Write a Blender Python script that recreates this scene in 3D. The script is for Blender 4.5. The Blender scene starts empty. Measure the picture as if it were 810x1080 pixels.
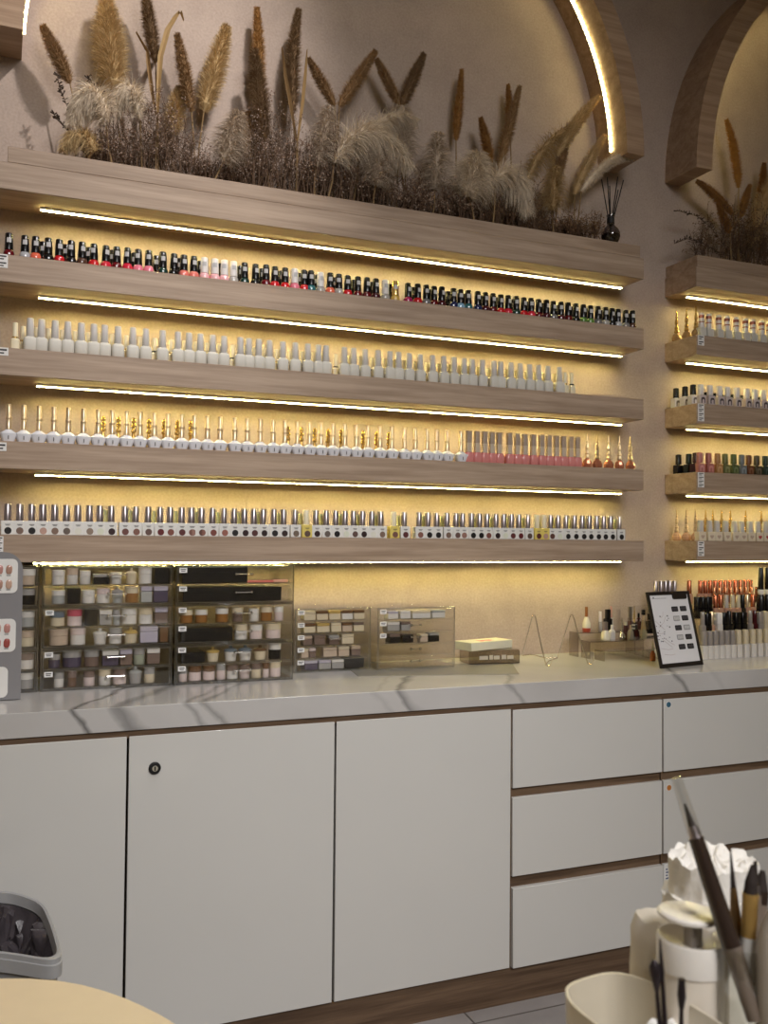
import bpy, math, random
from mathutils import Vector, Matrix, noise
random.seed(11)
PI = math.pi
C = bpy.context.scene.collection
# ------------------------------------------------------------------ camera numbers
F = 975.0
CAM = Vector((0, -2.82928, 1.30246))
FW = Vector((0.38223992, 0.9236549, 0.02746411)); RT = Vector((0.92386686, -0.38260243, 0.00924168)); UP = Vector((-0.01904396, -0.02184064, 0.99958007))
def at(x, y, Y=None, Z=None, D=None):
    """world point seen at photo pixel (x, y) on the plane Y=, Z= or at depth D"""
    d = FW + RT * ((x - 405) / F) + UP * ((540 - y) / F)
    t = (Y - CAM.y) / d.y if Y is not None else (Z - CAM.z) / d.z if Z is not None else D
    return CAM + d * t
# main planes (metres)
DS, T = 0.174, 0.0738            # shelf depth, thickness
XL0, XR0 = -0.045, 2.088         # left shelf group
XL1, XR1 = 2.322, 4.455          # right shelf group
ZS = {1: 2.30, 2: 2.05, 3: 1.80, 4: 1.55, 5: 1.30}   # shelf tops
ZT, ZB, ZD, ZK = 0.894, 0.836, 0.822, 0.103
DC = 0.552
# ------------------------------------------------------------------ materials
MATS = {}
def s2l(c): return tuple((v / 255 / 12.92) if v <= 10 else ((v / 255 + .055) / 1.055) ** 2.4 for v in c)
def base_mat(name):
    m = bpy.data.materials.new(name); m.use_nodes = True
    nt = m.node_tree; nt.nodes.clear()
    out = nt.nodes.new('ShaderNodeOutputMaterial')
    return m, nt, out
def N(nt, t, **k):
    n = nt.nodes.new(t)
    for a, b in k.items(): setattr(n, a, b)
    return n
def mat(name, col, rough=.5, metal=0., var=.06, scale=40., spec=.5, coat=0., bump=0., sss=None, trans=0., ior=1.45):
    """plain procedural surface: base colour with a fine noise variation"""
    key = (name,)
    if key in MATS: return MATS[key]
    m, nt, out = base_mat(name)
    p = N(nt, 'ShaderNodeBsdfPrincipled'); nt.links.new(p.outputs[0], out.inputs[0])
    tc = N(nt, 'ShaderNodeTexCoord'); no = N(nt, 'ShaderNodeTexNoise'); no.inputs['Scale'].default_value = scale; no.inputs['Detail'].default_value = 3
    nt.links.new(tc.outputs['Object'], no.inputs['Vector'])
    mx = N(nt, 'ShaderNodeMix', data_type='RGBA'); l = s2l(col) if max(col) > 1 else col
    mx.inputs[6].default_value = (*[max(0, v * (1 - var)) for v in l], 1); mx.inputs[7].default_value = (*[min(1, v * (1 + var)) for v in l], 1)
    nt.links.new(no.outputs[0], mx.inputs[0]); nt.links.new(mx.outputs[2], p.inputs['Base Color'])
    p.inputs['Roughness'].default_value = rough; p.inputs['Metallic'].default_value = metal
    p.inputs['Specular IOR Level'].default_value = spec; p.inputs['Coat Weight'].default_value = coat; p.inputs['Coat Roughness'].default_value = .06
    p.inputs['Transmission Weight'].default_value = trans; p.inputs['IOR'].default_value = ior
    if bump:
        b = N(nt, 'ShaderNodeBump'); b.inputs['Strength'].default_value = bump; b.inputs['Distance'].default_value = .002
        nt.links.new(no.outputs[0], b.inputs['Height']); nt.links.new(b.outputs[0], p.inputs['Normal'])
    MATS[key] = m
    return m
def clear_mat(name, tint, gloss=.06, rough=.03):
    """thin clear plastic or glass: see-through with a fresnel sheen"""
    if (name,) in MATS: return MATS[(name,)]
    m, nt, out = base_mat(name)
    tr = N(nt, 'ShaderNodeBsdfTransparent'); tr.inputs[0].default_value = (*tint, 1)
    gl = N(nt, 'ShaderNodeBsdfGlossy'); gl.inputs['Roughness'].default_value = rough; gl.inputs[0].default_value = (1, 1, 1, 1)
    lw = N(nt, 'ShaderNodeLayerWeight'); lw.inputs[0].default_value = .5
    fr = N(nt, 'ShaderNodeMath', operation='POWER'); fr.inputs[1].default_value = 5.; nt.links.new(lw.outputs['Facing'], fr.inputs[0])
    ad = N(nt, 'ShaderNodeMath', operation='ADD'); ad.inputs[1].default_value = gloss
    no = N(nt, 'ShaderNodeTexNoise'); no.inputs['Scale'].default_value = 30
    mu = N(nt, 'ShaderNodeMath', operation='MULTIPLY_ADD'); mu.inputs[1].default_value = .04
    nt.links.new(no.outputs[0], mu.inputs[0]); nt.links.new(fr.outputs[0], mu.inputs[2]); nt.links.new(mu.outputs[0], ad.inputs[0])
    mx = N(nt, 'ShaderNodeMixShader'); nt.links.new(ad.outputs[0], mx.inputs[0]); nt.links.new(tr.outputs[0], mx.inputs[1]); nt.links.new(gl.outputs[0], mx.inputs[2])
    nt.links.new(mx.outputs[0], out.inputs[0])
    MATS[(name,)] = m
    return m
def glow_mat(name, col, strength, dots):
    """LED tape: warm emission that rises and falls along its length, one bump for each diode"""
    m, nt, out = base_mat(name)
    em = N(nt, 'ShaderNodeEmission'); em.inputs[0].default_value = (*col, 1)
    uv = N(nt, 'ShaderNodeAttribute'); uv.attribute_name = 'along'
    mu = N(nt, 'ShaderNodeMath', operation='MULTIPLY'); mu.inputs[1].default_value = 2 * PI / dots
    si = N(nt, 'ShaderNodeMath', operation='SINE')
    ma = N(nt, 'ShaderNodeMath', operation='MULTIPLY_ADD'); ma.inputs[1].default_value = strength * .75; ma.inputs[2].default_value = strength
    nt.links.new(uv.outputs['Fac'], mu.inputs[0]); nt.links.new(mu.outputs[0], si.inputs[0]); nt.links.new(si.outputs[0], ma.inputs[0])
    nt.links.new(ma.outputs[0], em.inputs[1]); nt.links.new(em.outputs[0], out.inputs[0])
    return m
def wood_mat(name, light, dark, axis='X', seed=0., rough=.45, ring=False):
    m, nt, out = base_mat(name)
    p = N(nt, 'ShaderNodeBsdfPrincipled'); nt.links.new(p.outputs[0], out.inputs[0]); p.inputs['Roughness'].default_value = rough
    p.inputs['Specular IOR Level'].default_value = .3
    tc = N(nt, 'ShaderNodeTexCoord'); mp = N(nt, 'ShaderNodeMapping')
    sc = {'X': (1.1, 16, 22), 'Z': (20, 16, 1.1), 'Y': (20, 1.1, 20)}[axis]
    mp.inputs['Scale'].default_value = sc; mp.inputs['Location'].default_value = (seed, seed * .7, seed * 1.3)
    nt.links.new(tc.outputs['Object'], mp.inputs['Vector'])
    n1 = N(nt, 'ShaderNodeTexNoise'); n1.inputs['Scale'].default_value = 1.0; n1.inputs['Detail'].default_value = 6; n1.inputs['Distortion'].default_value = 1.2
    n2 = N(nt, 'ShaderNodeTexNoise'); n2.inputs['Scale'].default_value = 7.0; n2.inputs['Detail'].default_value = 4
    nt.links.new(mp.outputs[0], n1.inputs['Vector']); nt.links.new(mp.outputs[0], n2.inputs['Vector'])
    ad = N(nt, 'ShaderNodeMix', data_type='FLOAT'); ad.inputs[0].default_value = .35
    nt.links.new(n1.outputs[0], ad.inputs[2]); nt.links.new(n2.outputs[0], ad.inputs[3])
    cr = N(nt, 'ShaderNodeValToRGB'); cr.color_ramp.elements[0].position = .36; cr.color_ramp.elements[1].position = .62
    cr.color_ramp.elements[0].color = (*s2l(dark), 1); cr.color_ramp.elements[1].color = (*s2l(light), 1)
    nt.links.new(ad.outputs[0], cr.inputs[0]); nt.links.new(cr.outputs[0], p.inputs['Base Color'])
    return m
def plaster_mat(name, a, b, scale=6., bump=.15):
    m, nt, out = base_mat(name)
    p = N(nt, 'ShaderNodeBsdfPrincipled'); nt.links.new(p.outputs[0], out.inputs[0]); p.inputs['Roughness'].default_value = .7; p.inputs['Specular IOR Level'].default_value = .25
    tc = N(nt, 'ShaderNodeTexCoord'); n1 = N(nt, 'ShaderNodeTexNoise'); n1.inputs['Scale'].default_value = scale; n1.inputs['Detail'].default_value = 8; n1.inputs['Roughness'].default_value = .65
    n2 = N(nt, 'ShaderNodeTexNoise'); n2.inputs['Scale'].default_value = 140; n2.inputs['Detail'].default_value = 3
    nt.links.new(tc.outputs['Object'], n1.inputs['Vector']); nt.links.new(tc.outputs['Object'], n2.inputs['Vector'])
    ad = N(nt, 'ShaderNodeMix', data_type='FLOAT'); ad.inputs[0].default_value = .45
    nt.links.new(n1.outputs[0], ad.inputs[2]); nt.links.new(n2.outputs[0], ad.inputs[3])
    cr = N(nt, 'ShaderNodeValToRGB'); cr.color_ramp.elements[0].position = .34; cr.color_ramp.elements[1].position = .66
    cr.color_ramp.elements[0].color = (*s2l(a), 1); cr.color_ramp.elements[1].color = (*s2l(b), 1)
    nt.links.new(ad.outputs[0], cr.inputs[0]); nt.links.new(cr.outputs[0], p.inputs['Base Color'])
    bp = N(nt, 'ShaderNodeBump'); bp.inputs['Strength'].default_value = bump; bp.inputs['Distance'].default_value = .002
    nt.links.new(n2.outputs[0], bp.inputs['Height']); nt.links.new(bp.outputs[0], p.inputs['Normal'])
    return m
def marble_mat():
    m, nt, out = base_mat('white_veined_marble')
    p = N(nt, 'ShaderNodeBsdfPrincipled'); nt.links.new(p.outputs[0], out.inputs[0]); p.inputs['Roughness'].default_value = .16
    tc = N(nt, 'ShaderNodeTexCoord'); sp = N(nt, 'ShaderNodeSeparateXYZ'); nt.links.new(tc.outputs['Object'], sp.inputs[0])
    nz = N(nt, 'ShaderNodeTexNoise'); nz.inputs['Scale'].default_value = 9; nz.inputs['Detail'].default_value = 5; nt.links.new(tc.outputs['Object'], nz.inputs['Vector'])
    # slanted coordinate: x + .85 z - .6 y, warped
    a = N(nt, 'ShaderNodeMath', operation='MULTIPLY_ADD'); a.inputs[1].default_value = .85; nt.links.new(sp.outputs[2], a.inputs[0]); nt.links.new(sp.outputs[0], a.inputs[2])
    b = N(nt, 'ShaderNodeMath', operation='MULTIPLY_ADD'); b.inputs[1].default_value = -.6; nt.links.new(sp.outputs[1], b.inputs[0]); nt.links.new(a.outputs[0], b.inputs[2])
    c = N(nt, 'ShaderNodeMath', operation='MULTIPLY_ADD'); c.inputs[1].default_value = .07; nt.links.new(nz.outputs[0], c.inputs[0]); nt.links.new(b.outputs[0], c.inputs[2])
    mr = N(nt, 'ShaderNodeMapRange'); mr.inputs[1].default_value = 0; mr.inputs[2].default_value = 4; nt.links.new(c.outputs[0], mr.inputs[0])
    cr = N(nt, 'ShaderNodeValToRGB'); W = (*s2l((202, 198, 195)), 1)
    els = cr.color_ramp.elements; els[0].position = 0; els[0].color = W; els[1].position = 1; els[1].color = W
    k0 = .85 * (ZT - .02) + .6 * DC + .035
    for xv, w, d in ((.17, .008, 112), (.27, .03, 150), (.43, .012, 150), (.475, .02, 160), (.93, .007, 158), (1.0, .02, 176), (1.345, .006, 138), (1.63, .005, 142), (1.92, .007, 150), (2.07, .007, 145)):
        for dx, v in ((-w * .3, 200), (0, d - 30), (w * 1.4, 200)):
            e = els.new((xv + k0 + dx) / 4); e.color = (*s2l((v, int(v * .985), int(v * .975))), 1)
    nt.links.new(mr.outputs[0], cr.inputs[0])
    n2 = N(nt, 'ShaderNodeTexNoise'); n2.inputs['Scale'].default_value = 3; n2.inputs['Detail'].default_value = 6; nt.links.new(tc.outputs['Object'], n2.inputs['Vector'])
    mx = N(nt, 'ShaderNodeMix', data_type='RGBA', blend_type='MULTIPLY'); mx.inputs[0].default_value = .35
    c2 = N(nt, 'ShaderNodeValToRGB'); c2.color_ramp.elements[0].position = .3; c2.color_ramp.elements[0].color = (.62, .6, .58, 1); c2.color_ramp.elements[1].position = .6
    nt.links.new(n2.outputs[0], c2.inputs[0]); nt.links.new(cr.outputs[0], mx.inputs[6]); nt.links.new(c2.outputs[0], mx.inputs[7]); nt.links.new(mx.outputs[2], p.inputs['Base Color'])
    return m
def tile_mat():
    m, nt, out = base_mat('grey_floor_tile')
    p = N(nt, 'ShaderNodeBsdfPrincipled'); nt.links.new(p.outputs[0], out.inputs[0]); p.inputs['Roughness'].default_value = .35
    tc = N(nt, 'ShaderNodeTexCoord'); br = N(nt, 'ShaderNodeTexBrick'); br.offset = 0
    br.inputs['Scale'].default_value = 1; br.inputs['Brick Width'].default_value = .6; br.inputs['Row Height'].default_value = .6; br.inputs['Mortar Size'].default_value = .003
    br.inputs[1].default_value = (*s2l((176, 170, 168)), 1); br.inputs[2].default_value = (*s2l((168, 162, 160)), 1); br.inputs[3].default_value = (*s2l((110, 104, 100)), 1)
    nz = N(nt, 'ShaderNodeTexNoise'); nz.inputs['Scale'].default_value = 5; nz.inputs['Detail'].default_value = 7
    nt.links.new(tc.outputs['Object'], br.inputs['Vector']); nt.links.new(tc.outputs['Object'], nz.inputs['Vector'])
    mx = N(nt, 'ShaderNodeMix', data_type='RGBA', blend_type='MULTIPLY'); mx.inputs[0].default_value = .5
    nt.links.new(br.outputs[0], mx.inputs[6]); nt.links.new(nz.outputs[0], mx.inputs[7]); nt.links.new(mx.outputs[2], p.inputs['Base Color'])
    return m

WALL = plaster_mat('beige_plaster', (168, 150, 138), (192, 174, 161))
CEIL = plaster_mat('white_ceiling_paint', (224, 220, 214), (232, 228, 222), 3, .05)
ROOMW = plaster_mat('pale_wall_paint', (206, 200, 194), (216, 210, 204), 3, .05)
SHELFW = wood_mat('light_oak_veneer', (182, 160, 140), (148, 126, 107), 'X', 3.1)
ARCHW = wood_mat('light_oak_arch_veneer', (184, 156, 130), (152, 124, 100), 'X', 9.4)
KICKW = wood_mat('brown_oak_carcass', (120, 97, 77), (84, 65, 50), 'X', 5.7)
MARBLE = marble_mat(); TILE = tile_mat()
DOORM = mat('white_gloss_lacquer', (212, 210, 206), .14, var=.02, scale=4, coat=.3)
GAPM = mat('dark_gap', (40, 34, 30), .8)
WHITE = mat('white_plastic', (228, 226, 222), .4)
PAPER = mat('white_paper_label', (232, 230, 228), .7)
INK = mat('grey_ink', (70, 68, 70), .7)
BLACK = mat('black_plastic', (18, 16, 17), .25)
MATTEBLACK = mat('matte_black', (24, 22, 22), .6)
CHROME = mat('chrome', (225, 222, 218), .12, metal=1.)
SILVER = mat('brushed_silver_cap', (176, 166, 168), .28, metal=.9)
GOLD = mat('gold_cap', (222, 188, 118), .26, metal=.8)
CHAMP = mat('champagne_gold_cap', (232, 208, 172), .28, metal=.75)
ROSE = mat('rose_gold_cap', (196, 116, 84), .25, metal=.9)
ACRYL = clear_mat('smoky_clear_acrylic', (.988, .988, .986), .03)
ACRYLC = clear_mat('clear_acrylic', (.99, .99, .988), .035)
RIMA = clear_mat('polished_acrylic_edge', (.62, .61, .60), .22, .15); RIMC = clear_mat('bright_acrylic_edge', (.80, .80, .79), .34, .25)
GLASS = clear_mat('clear_glass', (.9, .9, .88), .06)
LED = glow_mat('warm_led_tape', (1.0, .86, .32), 74., .021)
LEDA = glow_mat('warm_led_arch_tape', (1.0, .83, .36), 26., .02)
TAN = mat('tan_laminate', (226, 206, 178), .45, var=.03)
# ------------------------------------------------------------------ mesh builder
class M:
    def __init__(s): s.v = []; s.f = []; s.mi = []; s.along = None
    def add(s, vs, fs, mi=0):
        o = len(s.v); s.v += [tuple(v) for v in vs]; s.f += [tuple(i + o for i in f) for f in fs]; s.mi += [mi] * len(fs); return s
    def box(s, x0, x1, y0, y1, z0, z1, mi=0, b=0.):
        if b <= 0:
            vs = [(x, y, z) for z in (z0, z1) for y in (y0, y1) for x in (x0, x1)]
            return s.add(vs, [(0, 2, 3, 1), (4, 5, 7, 6), (0, 1, 5, 4), (2, 6, 7, 3), (0, 4, 6, 2), (1, 3, 7, 5)], mi)
        # chamfered box: 24 corner verts
        vs = []; idx = {}
        for ix, x, sx in ((0, x0, 1), (1, x1, -1)):
            for iy, y, sy in ((0, y0, 1), (1, y1, -1)):
                for iz, z, sz in ((0, z0, 1), (1, z1, -1)):
                    for a, p in enumerate(((x, y + sy * b, z + sz * b), (x + sx * b, y, z + sz * b), (x + sx * b, y + sy * b, z))):
                        idx[(ix, iy, iz, a)] = len(vs); vs.append(p)
        g = lambda *k: idx[k]
        fs = []
        for i in (0, 1):
            fs.append([g(i, 0, 0, 0), g(i, 0, 1, 0), g(i, 1, 1, 0), g(i, 1, 0, 0)][::1 if i == 0 else -1])
            fs.append([g(0, i, 0, 1), g(1, i, 0, 1), g(1, i, 1, 1), g(0, i, 1, 1)][::1 if i == 0 else -1])
            fs.append([g(0, 0, i, 2), g(0, 1, i, 2), g(1, 1, i, 2), g(1, 0, i, 2)][::1 if i == 0 else -1])
        for i in (0, 1):
            for j in (0, 1):
                sg = 1 if (i + j) % 2 == 0 else -1
                fs.append([g(0, i, j, 1), g(0, i, j, 2), g(1, i, j, 2), g(1, i, j, 1)][::-sg])
                fs.append([g(i, 0, j, 0), g(i, 0, j, 2), g(i, 1, j, 2), g(i, 1, j, 0)][::sg])
                fs.append([g(i, j, 0, 0), g(i, j, 0, 1), g(i, j, 1, 1), g(i, j, 1, 0)][::-sg])
                for k in (0, 1):
                    fs.append([g(i, j, k, 0), g(i, j, k, 1), g(i, j, k, 2)][::1 if (i + j + k) % 2 else -1])
        return s.add(vs, [tuple(f) for f in fs], mi)
    def loft(s, prof, n=14, e=2., cx=0., cy=0., mi=0, cap=True, rot=0., axis=None):
        """stack of superellipse rings; prof = [(z, rx, ry)]"""
        vs = []; fs = []
        for z, rx, ry in prof:
            for i in range(n):
                a = 2 * PI * i / n + PI / n; c, q = math.cos(a), math.sin(a)
                x = math.copysign(abs(c) ** (2 / e), c) * rx; y = math.copysign(abs(q) ** (2 / e), q) * ry
                if rot: x, y = x * math.cos(rot) - y * math.sin(rot), x * math.sin(rot) + y * math.cos(rot)
                vs.append((cx + x, cy + y, z))
        for k in range(len(prof) - 1):
            for i in range(n):
                j = (i + 1) % n; fs.append((k * n + i, k * n + j, (k + 1) * n + j, (k + 1) * n + i))
        if cap: fs.append(tuple(range(n))[::-1]); fs.append(tuple(range((len(prof) - 1) * n, len(prof) * n)))
        if axis is not None: vs = [axis @ Vector(v) for v in vs]
        return s.add(vs, fs, mi)
    def tube(s, pts, r, n=8, mi=0, cap=True):
        pts = [Vector(p) for p in pts]; rs = r if isinstance(r, (list, tuple)) else [r] * len(pts)
        vs = []; fs = []; up = Vector((0, 0, 1)); last = None
        for k, p in enumerate(pts):
            d = (pts[min(k + 1, len(pts) - 1)] - pts[max(k - 1, 0)]).normalized()
            if last is None:
                last = d.cross(up) if abs(d.z) < .95 else d.cross(Vector((1, 0, 0)))
            u = (last - d * last.dot(d)).normalized(); w = d.cross(u); last = u
            for i in range(n):
                a = 2 * PI * i / n; vs.append(p + (u * math.cos(a) + w * math.sin(a)) * rs[k])
        for k in range(len(pts) - 1):
            for i in range(n):
                j = (i + 1) % n; fs.append((k * n + i, k * n + j, (k + 1) * n + j, (k + 1) * n + i))
        if cap: fs.append(tuple(range(n))[::-1]); fs.append(tuple(range((len(pts) - 1) * n, len(pts) * n)))
        return s.add(vs, fs, mi)
    def prism(s, poly, a, b, plane='XZ', mi=0, at_=None):
        """extrude a polygon; plane XZ -> extrude along y from a to b, XY -> along z"""
        n = len(poly); vs = []
        for h in (a, b):
            for (p, q) in poly: vs.append((p, h, q) if plane == 'XZ' else (p, q, h) if plane == 'XY' else (h, p, q))
        fs = [tuple(range(n)), tuple(range(n, 2 * n))[::-1]] + [(i, i + n, (i + 1) % n + n, (i + 1) % n) for i in range(n)]
        return s.add(vs, fs, mi)
    def xf(s, mtx): s.v = [tuple(mtx @ Vector(v)) for v in s.v]; return s
    def mesh(s, name, mats, smooth=True, ang=38):
        me = bpy.data.meshes.new(name); me.from_pydata(s.v, [], s.f); me.validate()
        for m in (mats if isinstance(mats, (list, tuple)) else [mats]): me.materials.append(m)
        if any(s.mi): me.polygons.foreach_set('material_index', s.mi[:len(me.polygons)])
        if s.along is not None:
            at_ = me.attributes.new('along', 'FLOAT', 'POINT'); at_.data.foreach_set('value', s.along)
        import bmesh
        bm = bmesh.new(); bm.from_mesh(me); bmesh.ops.recalc_face_normals(bm, faces=bm.faces)
        if smooth:
            lim = math.radians(ang)
            for f in bm.faces: f.smooth = True
            for e in bm.edges:
                if len(e.link_faces) == 2 and e.calc_face_angle(0) > lim: e.smooth = False
        bm.to_mesh(me); bm.free()
        return me
def rrect(x0, x1, z0, z1, r, n=5, corners=(1, 1, 1, 1)):
    out = []
    for (cx, cz, a0, on) in ((x1 - r, z0 + r, -PI / 2, corners[0]), (x1 - r, z1 - r, 0, corners[1]), (x0 + r, z1 - r, PI / 2, corners[2]), (x0 + r, z0 + r, PI, corners[3])):
        if on:
            for i in range(n + 1): a = a0 + PI / 2 * i / n; out.append((cx + r * math.cos(a), cz + r * math.sin(a)))
        else:
            a = a0 + PI / 4; out.append((cx + r * (1 if math.cos(a) > 0 else -1), cz + r * (1 if math.sin(a) > 0 else -1)))
    return out
# ------------------------------------------------------------------ scene objects
LABELS = {}
def tag(o, label, cat, group=None, share=False):
    n = len(label.split())
    if not 4 <= n <= 16: print('LABEL LENGTH', n, label)
    if label in LABELS and not share: print('LABEL TWICE', label)
    LABELS[label] = 1
    o['label'] = label; o['category'] = cat
    if group: o['group'] = group
    return o
def thing(name, label, cat, loc=(0, 0, 0), rz=0., group=None):
    o = bpy.data.objects.new(name, None); C.objects.link(o); o.empty_display_size = .02
    o.location = loc; o.rotation_euler = (0, 0, rz)
    return tag(o, label, cat, group)
def obj(name, m, mats, parent=None, label=None, smooth=True, ang=38):
    me = m if isinstance(m, bpy.types.Mesh) else m.mesh(name, mats, smooth, ang)
    o = bpy.data.objects.new(name, me); C.objects.link(o)
    if parent is not None: o.parent = parent
    if label: o['label'] = label
    return o
MESHES = {}
def shared(key, build, name, mats, parent, label=None, ang=38):
    """a part whose mesh is shared by all copies; its material sits on the object"""
    if key not in MESHES: MESHES[key] = build().mesh(name, mats, True, ang)
    o = bpy.data.objects.new(name, MESHES[key]); C.objects.link(o); o.parent = parent
    for i, m in enumerate(mats if isinstance(mats, (list, tuple)) else [mats]):
        o.material_slots[i].link = 'OBJECT'; o.material_slots[i].material = m
    if label: o['label'] = label
    return o
def struct(name, m, mats, parent=None, label=None):
    o = obj(name, m, mats, parent); o['kind'] = 'structure'
    if label: o['label'] = label
    return o
ONES = 'zeroth first second third fourth fifth sixth seventh eighth ninth tenth eleventh twelfth thirteenth fourteenth fifteenth sixteenth seventeenth eighteenth nineteenth'.split()
TENS = {2: 'twenty', 3: 'thirty', 4: 'forty', 5: 'fifty', 6: 'sixty', 7: 'seventy'}
TENTH = {2: 'twentieth', 3: 'thirtieth', 4: 'fortieth', 5: 'fiftieth', 6: 'sixtieth', 7: 'seventieth'}
def nth(k): return ONES[k] if k < 20 else TENTH[k // 10] if k % 10 == 0 else TENS[k // 10] + '-' + ONES[k % 10]

# ------------------------------------------------------------------ the room
RX0, RX1, RY0, RZ = -1.4, 4.9, -5.6, 3.95
struct('floor', M().box(RX0, RX1, RY0, 0, -.05, 0), TILE)
struct('ceiling', M().box(RX0, RX1, RY0, 0, RZ, RZ + .05), CEIL)
struct('wall_back', M().box(RX0 - .05, RX1 + .05, 0, .06, -.05, RZ + .05), WALL)
struct('wall_front', M().box(RX0 - .05, RX1 + .05, RY0 - .06, RY0, -.05, RZ + .05), ROOMW)
struct('wall_left', M().box(RX0 - .06, RX0, RY0, 0, -.05, RZ + .05), ROOMW)
struct('wall_right', M().box(RX1, RX1 + .06, RY0, 0, -.05, RZ + .05), ROOMW)

# ------------------------------------------------------------------ shelves with LED strips
def led_bar(x0, x1, zbot, parent=None, label='', yc=-.065):
    t = thing('led_strip', label, 'light strip', (x0, yc, zbot), group='LED strips under the shelves')
    L = x1 - x0
    obj('housing', M().box(0, L, .003, .006, -.0098, -.0005).box(0, L, -.0060, .003, -.0076, -.0005), WHITE, t)
    m = M(); n = 2
    # glowing face: front and underside of the tape
    ys = [(-.0062, -.0080), (-.0016, -.0089), (.003, -.0098)]
    for i in range(n + 1):
        for (y, z) in ys: m.v.append((L * i / n, y, z))
    for i in range(n):
        for k in range(2): m.f.append((i * 3 + k, i * 3 + 3 + k, i * 3 + 4 + k, i * 3 + 1 + k)); m.mi.append(0)
    # closed back so that the tape has thickness
    m.f += [(0, 1, 2), (n * 3, n * 3 + 2, n * 3 + 1)]; m.mi += [0, 0]
    m.along = [v[0] for v in m.v]
    obj('diode_tape', m, LED, t, smooth=False)
ordsh = {1: 'topmost', 2: 'second', 3: 'third', 4: 'fourth', 5: 'lowest'}
for g, (x0, x1, side, lx0, lx1) in enumerate(((XL0, XR0, 'long left', .085, 2.072), (XL1, XR1, 'right-hand', 2.37, 4.40))):
    for k in range(1, 6):
        z = ZS[k]
        t = thing('wall_shelf', f'light oak floating shelf, {ordsh[k]} of the five on the {side} wall bay', 'shelf', (x0, 0, z), group='oak floating shelves')
        W = x1 - x0
        me = M().box(0, W, -DS, 0, -T, 0, b=.0012)
        obj('shelf_board', me, SHELFW, t)
        if k == 1:
            a, b = (.042, .016) if g == 0 else (.004, .02)
            obj('upper_board', M().box(a, W - b, -DS + .0005, 0, 0.0002, .0434, b=.001), SHELFW, t)
        bay = 'left' if g == 0 else 'right'
        led_bar(lx0, lx1, z - T + (.0045 if k == 5 else 0), None, f'glowing warm LED strip under the {ordsh[k]} shelf of the {bay} bay')

# ------------------------------------------------------------------ arches
def arch(x0, x1, side, lit):
    cx, R = (x0 + x1) / 2, (x1 - x0) / 2; r = R - .0735; zc = 2.667; n = 72
    t = thing('wall_arch', f'light oak half-round arch with LED lining above the {side} shelf bay', 'arch', (cx, 0, zc), group='oak wall arches')
    m = M(); vs = []
    for i in range(n + 1):
        a = PI * i / n; c, s_ = math.cos(a), math.sin(a)
        vs += [(R * c, -DS, R * s_), (r * c, -DS, r * s_), (r * c, 0, r * s_), (R * c, 0, R * s_)]
    fs = []
    for i in range(n):
        for k in range(4): fs.append((i * 4 + k, i * 4 + (k + 1) % 4, i * 4 + 4 + (k + 1) % 4, i * 4 + 4 + k))
    fs += [(0, 1, 2, 3), (n * 4 + 3, n * 4 + 2, n * 4 + 1, n * 4)]
    m.add(vs, fs); obj('arch_board', m, ARCHW, t, ang=30)
    m = M(); m2 = M(); al = []; vs = []; v2 = []; n = 96
    a0, a1 = .035, PI - .035
    for i in range(n + 1):
        a = a0 + (a1 - a0) * i / n; c, s_ = math.cos(a), math.sin(a)
        for rr, y in ((r - .001, -.0895), (r - .0065, -.0895), (r - .0065, -.082), (r - .001, -.082)): vs.append((rr * c, y, rr * s_)); al.append(r * a)
        for rr, y in ((r - .0008, -.0818), (r - .0075, -.0818), (r - .0075, -.0785), (r - .0008, -.0785)): v2.append((rr * c, y, rr * s_))
    fs = [(i * 4 + k, i * 4 + (k + 1) % 4, i * 4 + 4 + (k + 1) % 4, i * 4 + 4 + k) for i in range(n) for k in range(4)] + [(0, 1, 2, 3), (n * 4 + 3, n * 4 + 2, n * 4 + 1, n * 4)]
    m.add(vs, fs); m.along = al; obj('diode_tape', m, LEDA, t, 'glowing warm LED tape')
    m2.add(v2, fs); obj('tape_housing', m2, WHITE, t)
arch(XL0, XR0, 'left', True); arch(XL1, XR1, 'right', True)

# ------------------------------------------------------------------ worktop and base cabinets
wt = obj('worktop', M().box(-1.39, 4.6, -DC, -.001, ZB, ZT, b=.0015), MARBLE); tag(wt, 'long white marble worktop with grey diagonal veins on its front edge', 'worktop')
pl = obj('plinth', M().box(-1.39, 4.6, -DC + .012, -.02, 0, ZK - .003), KICKW); tag(pl, 'brown oak plinth board running under the white cabinets', 'plinth')
GX = [-.761, -.236, .289, .8133, 1.339, 1.864, 2.39, 2.915, 3.44, 3.965]
YF = -DC + .002          # door fronts
def carcass(t, w, yf=-DC + .024):
    m = M()
    for a, b in ((0, .016), (w - .016, w)): m.box(a, b, yf, -.02, ZK, ZB - .0005)
    m.box(.016, w - .016, -DC + .024, -.02, ZK, ZK + .016); m.box(.016, w - .016, -.03, -.02, ZK + .016, ZB - .0005)
    m.box(.0, w, -DC + .006, -DC + .024, ZD - .004, ZB - .0005)
    obj('carcass', m, KICKW, t)
names = ['far left, behind the grey bin', 'directly behind the grey pedal-less bin', 'with the keyhole lock', 'between the locked door and the drawers']
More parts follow.
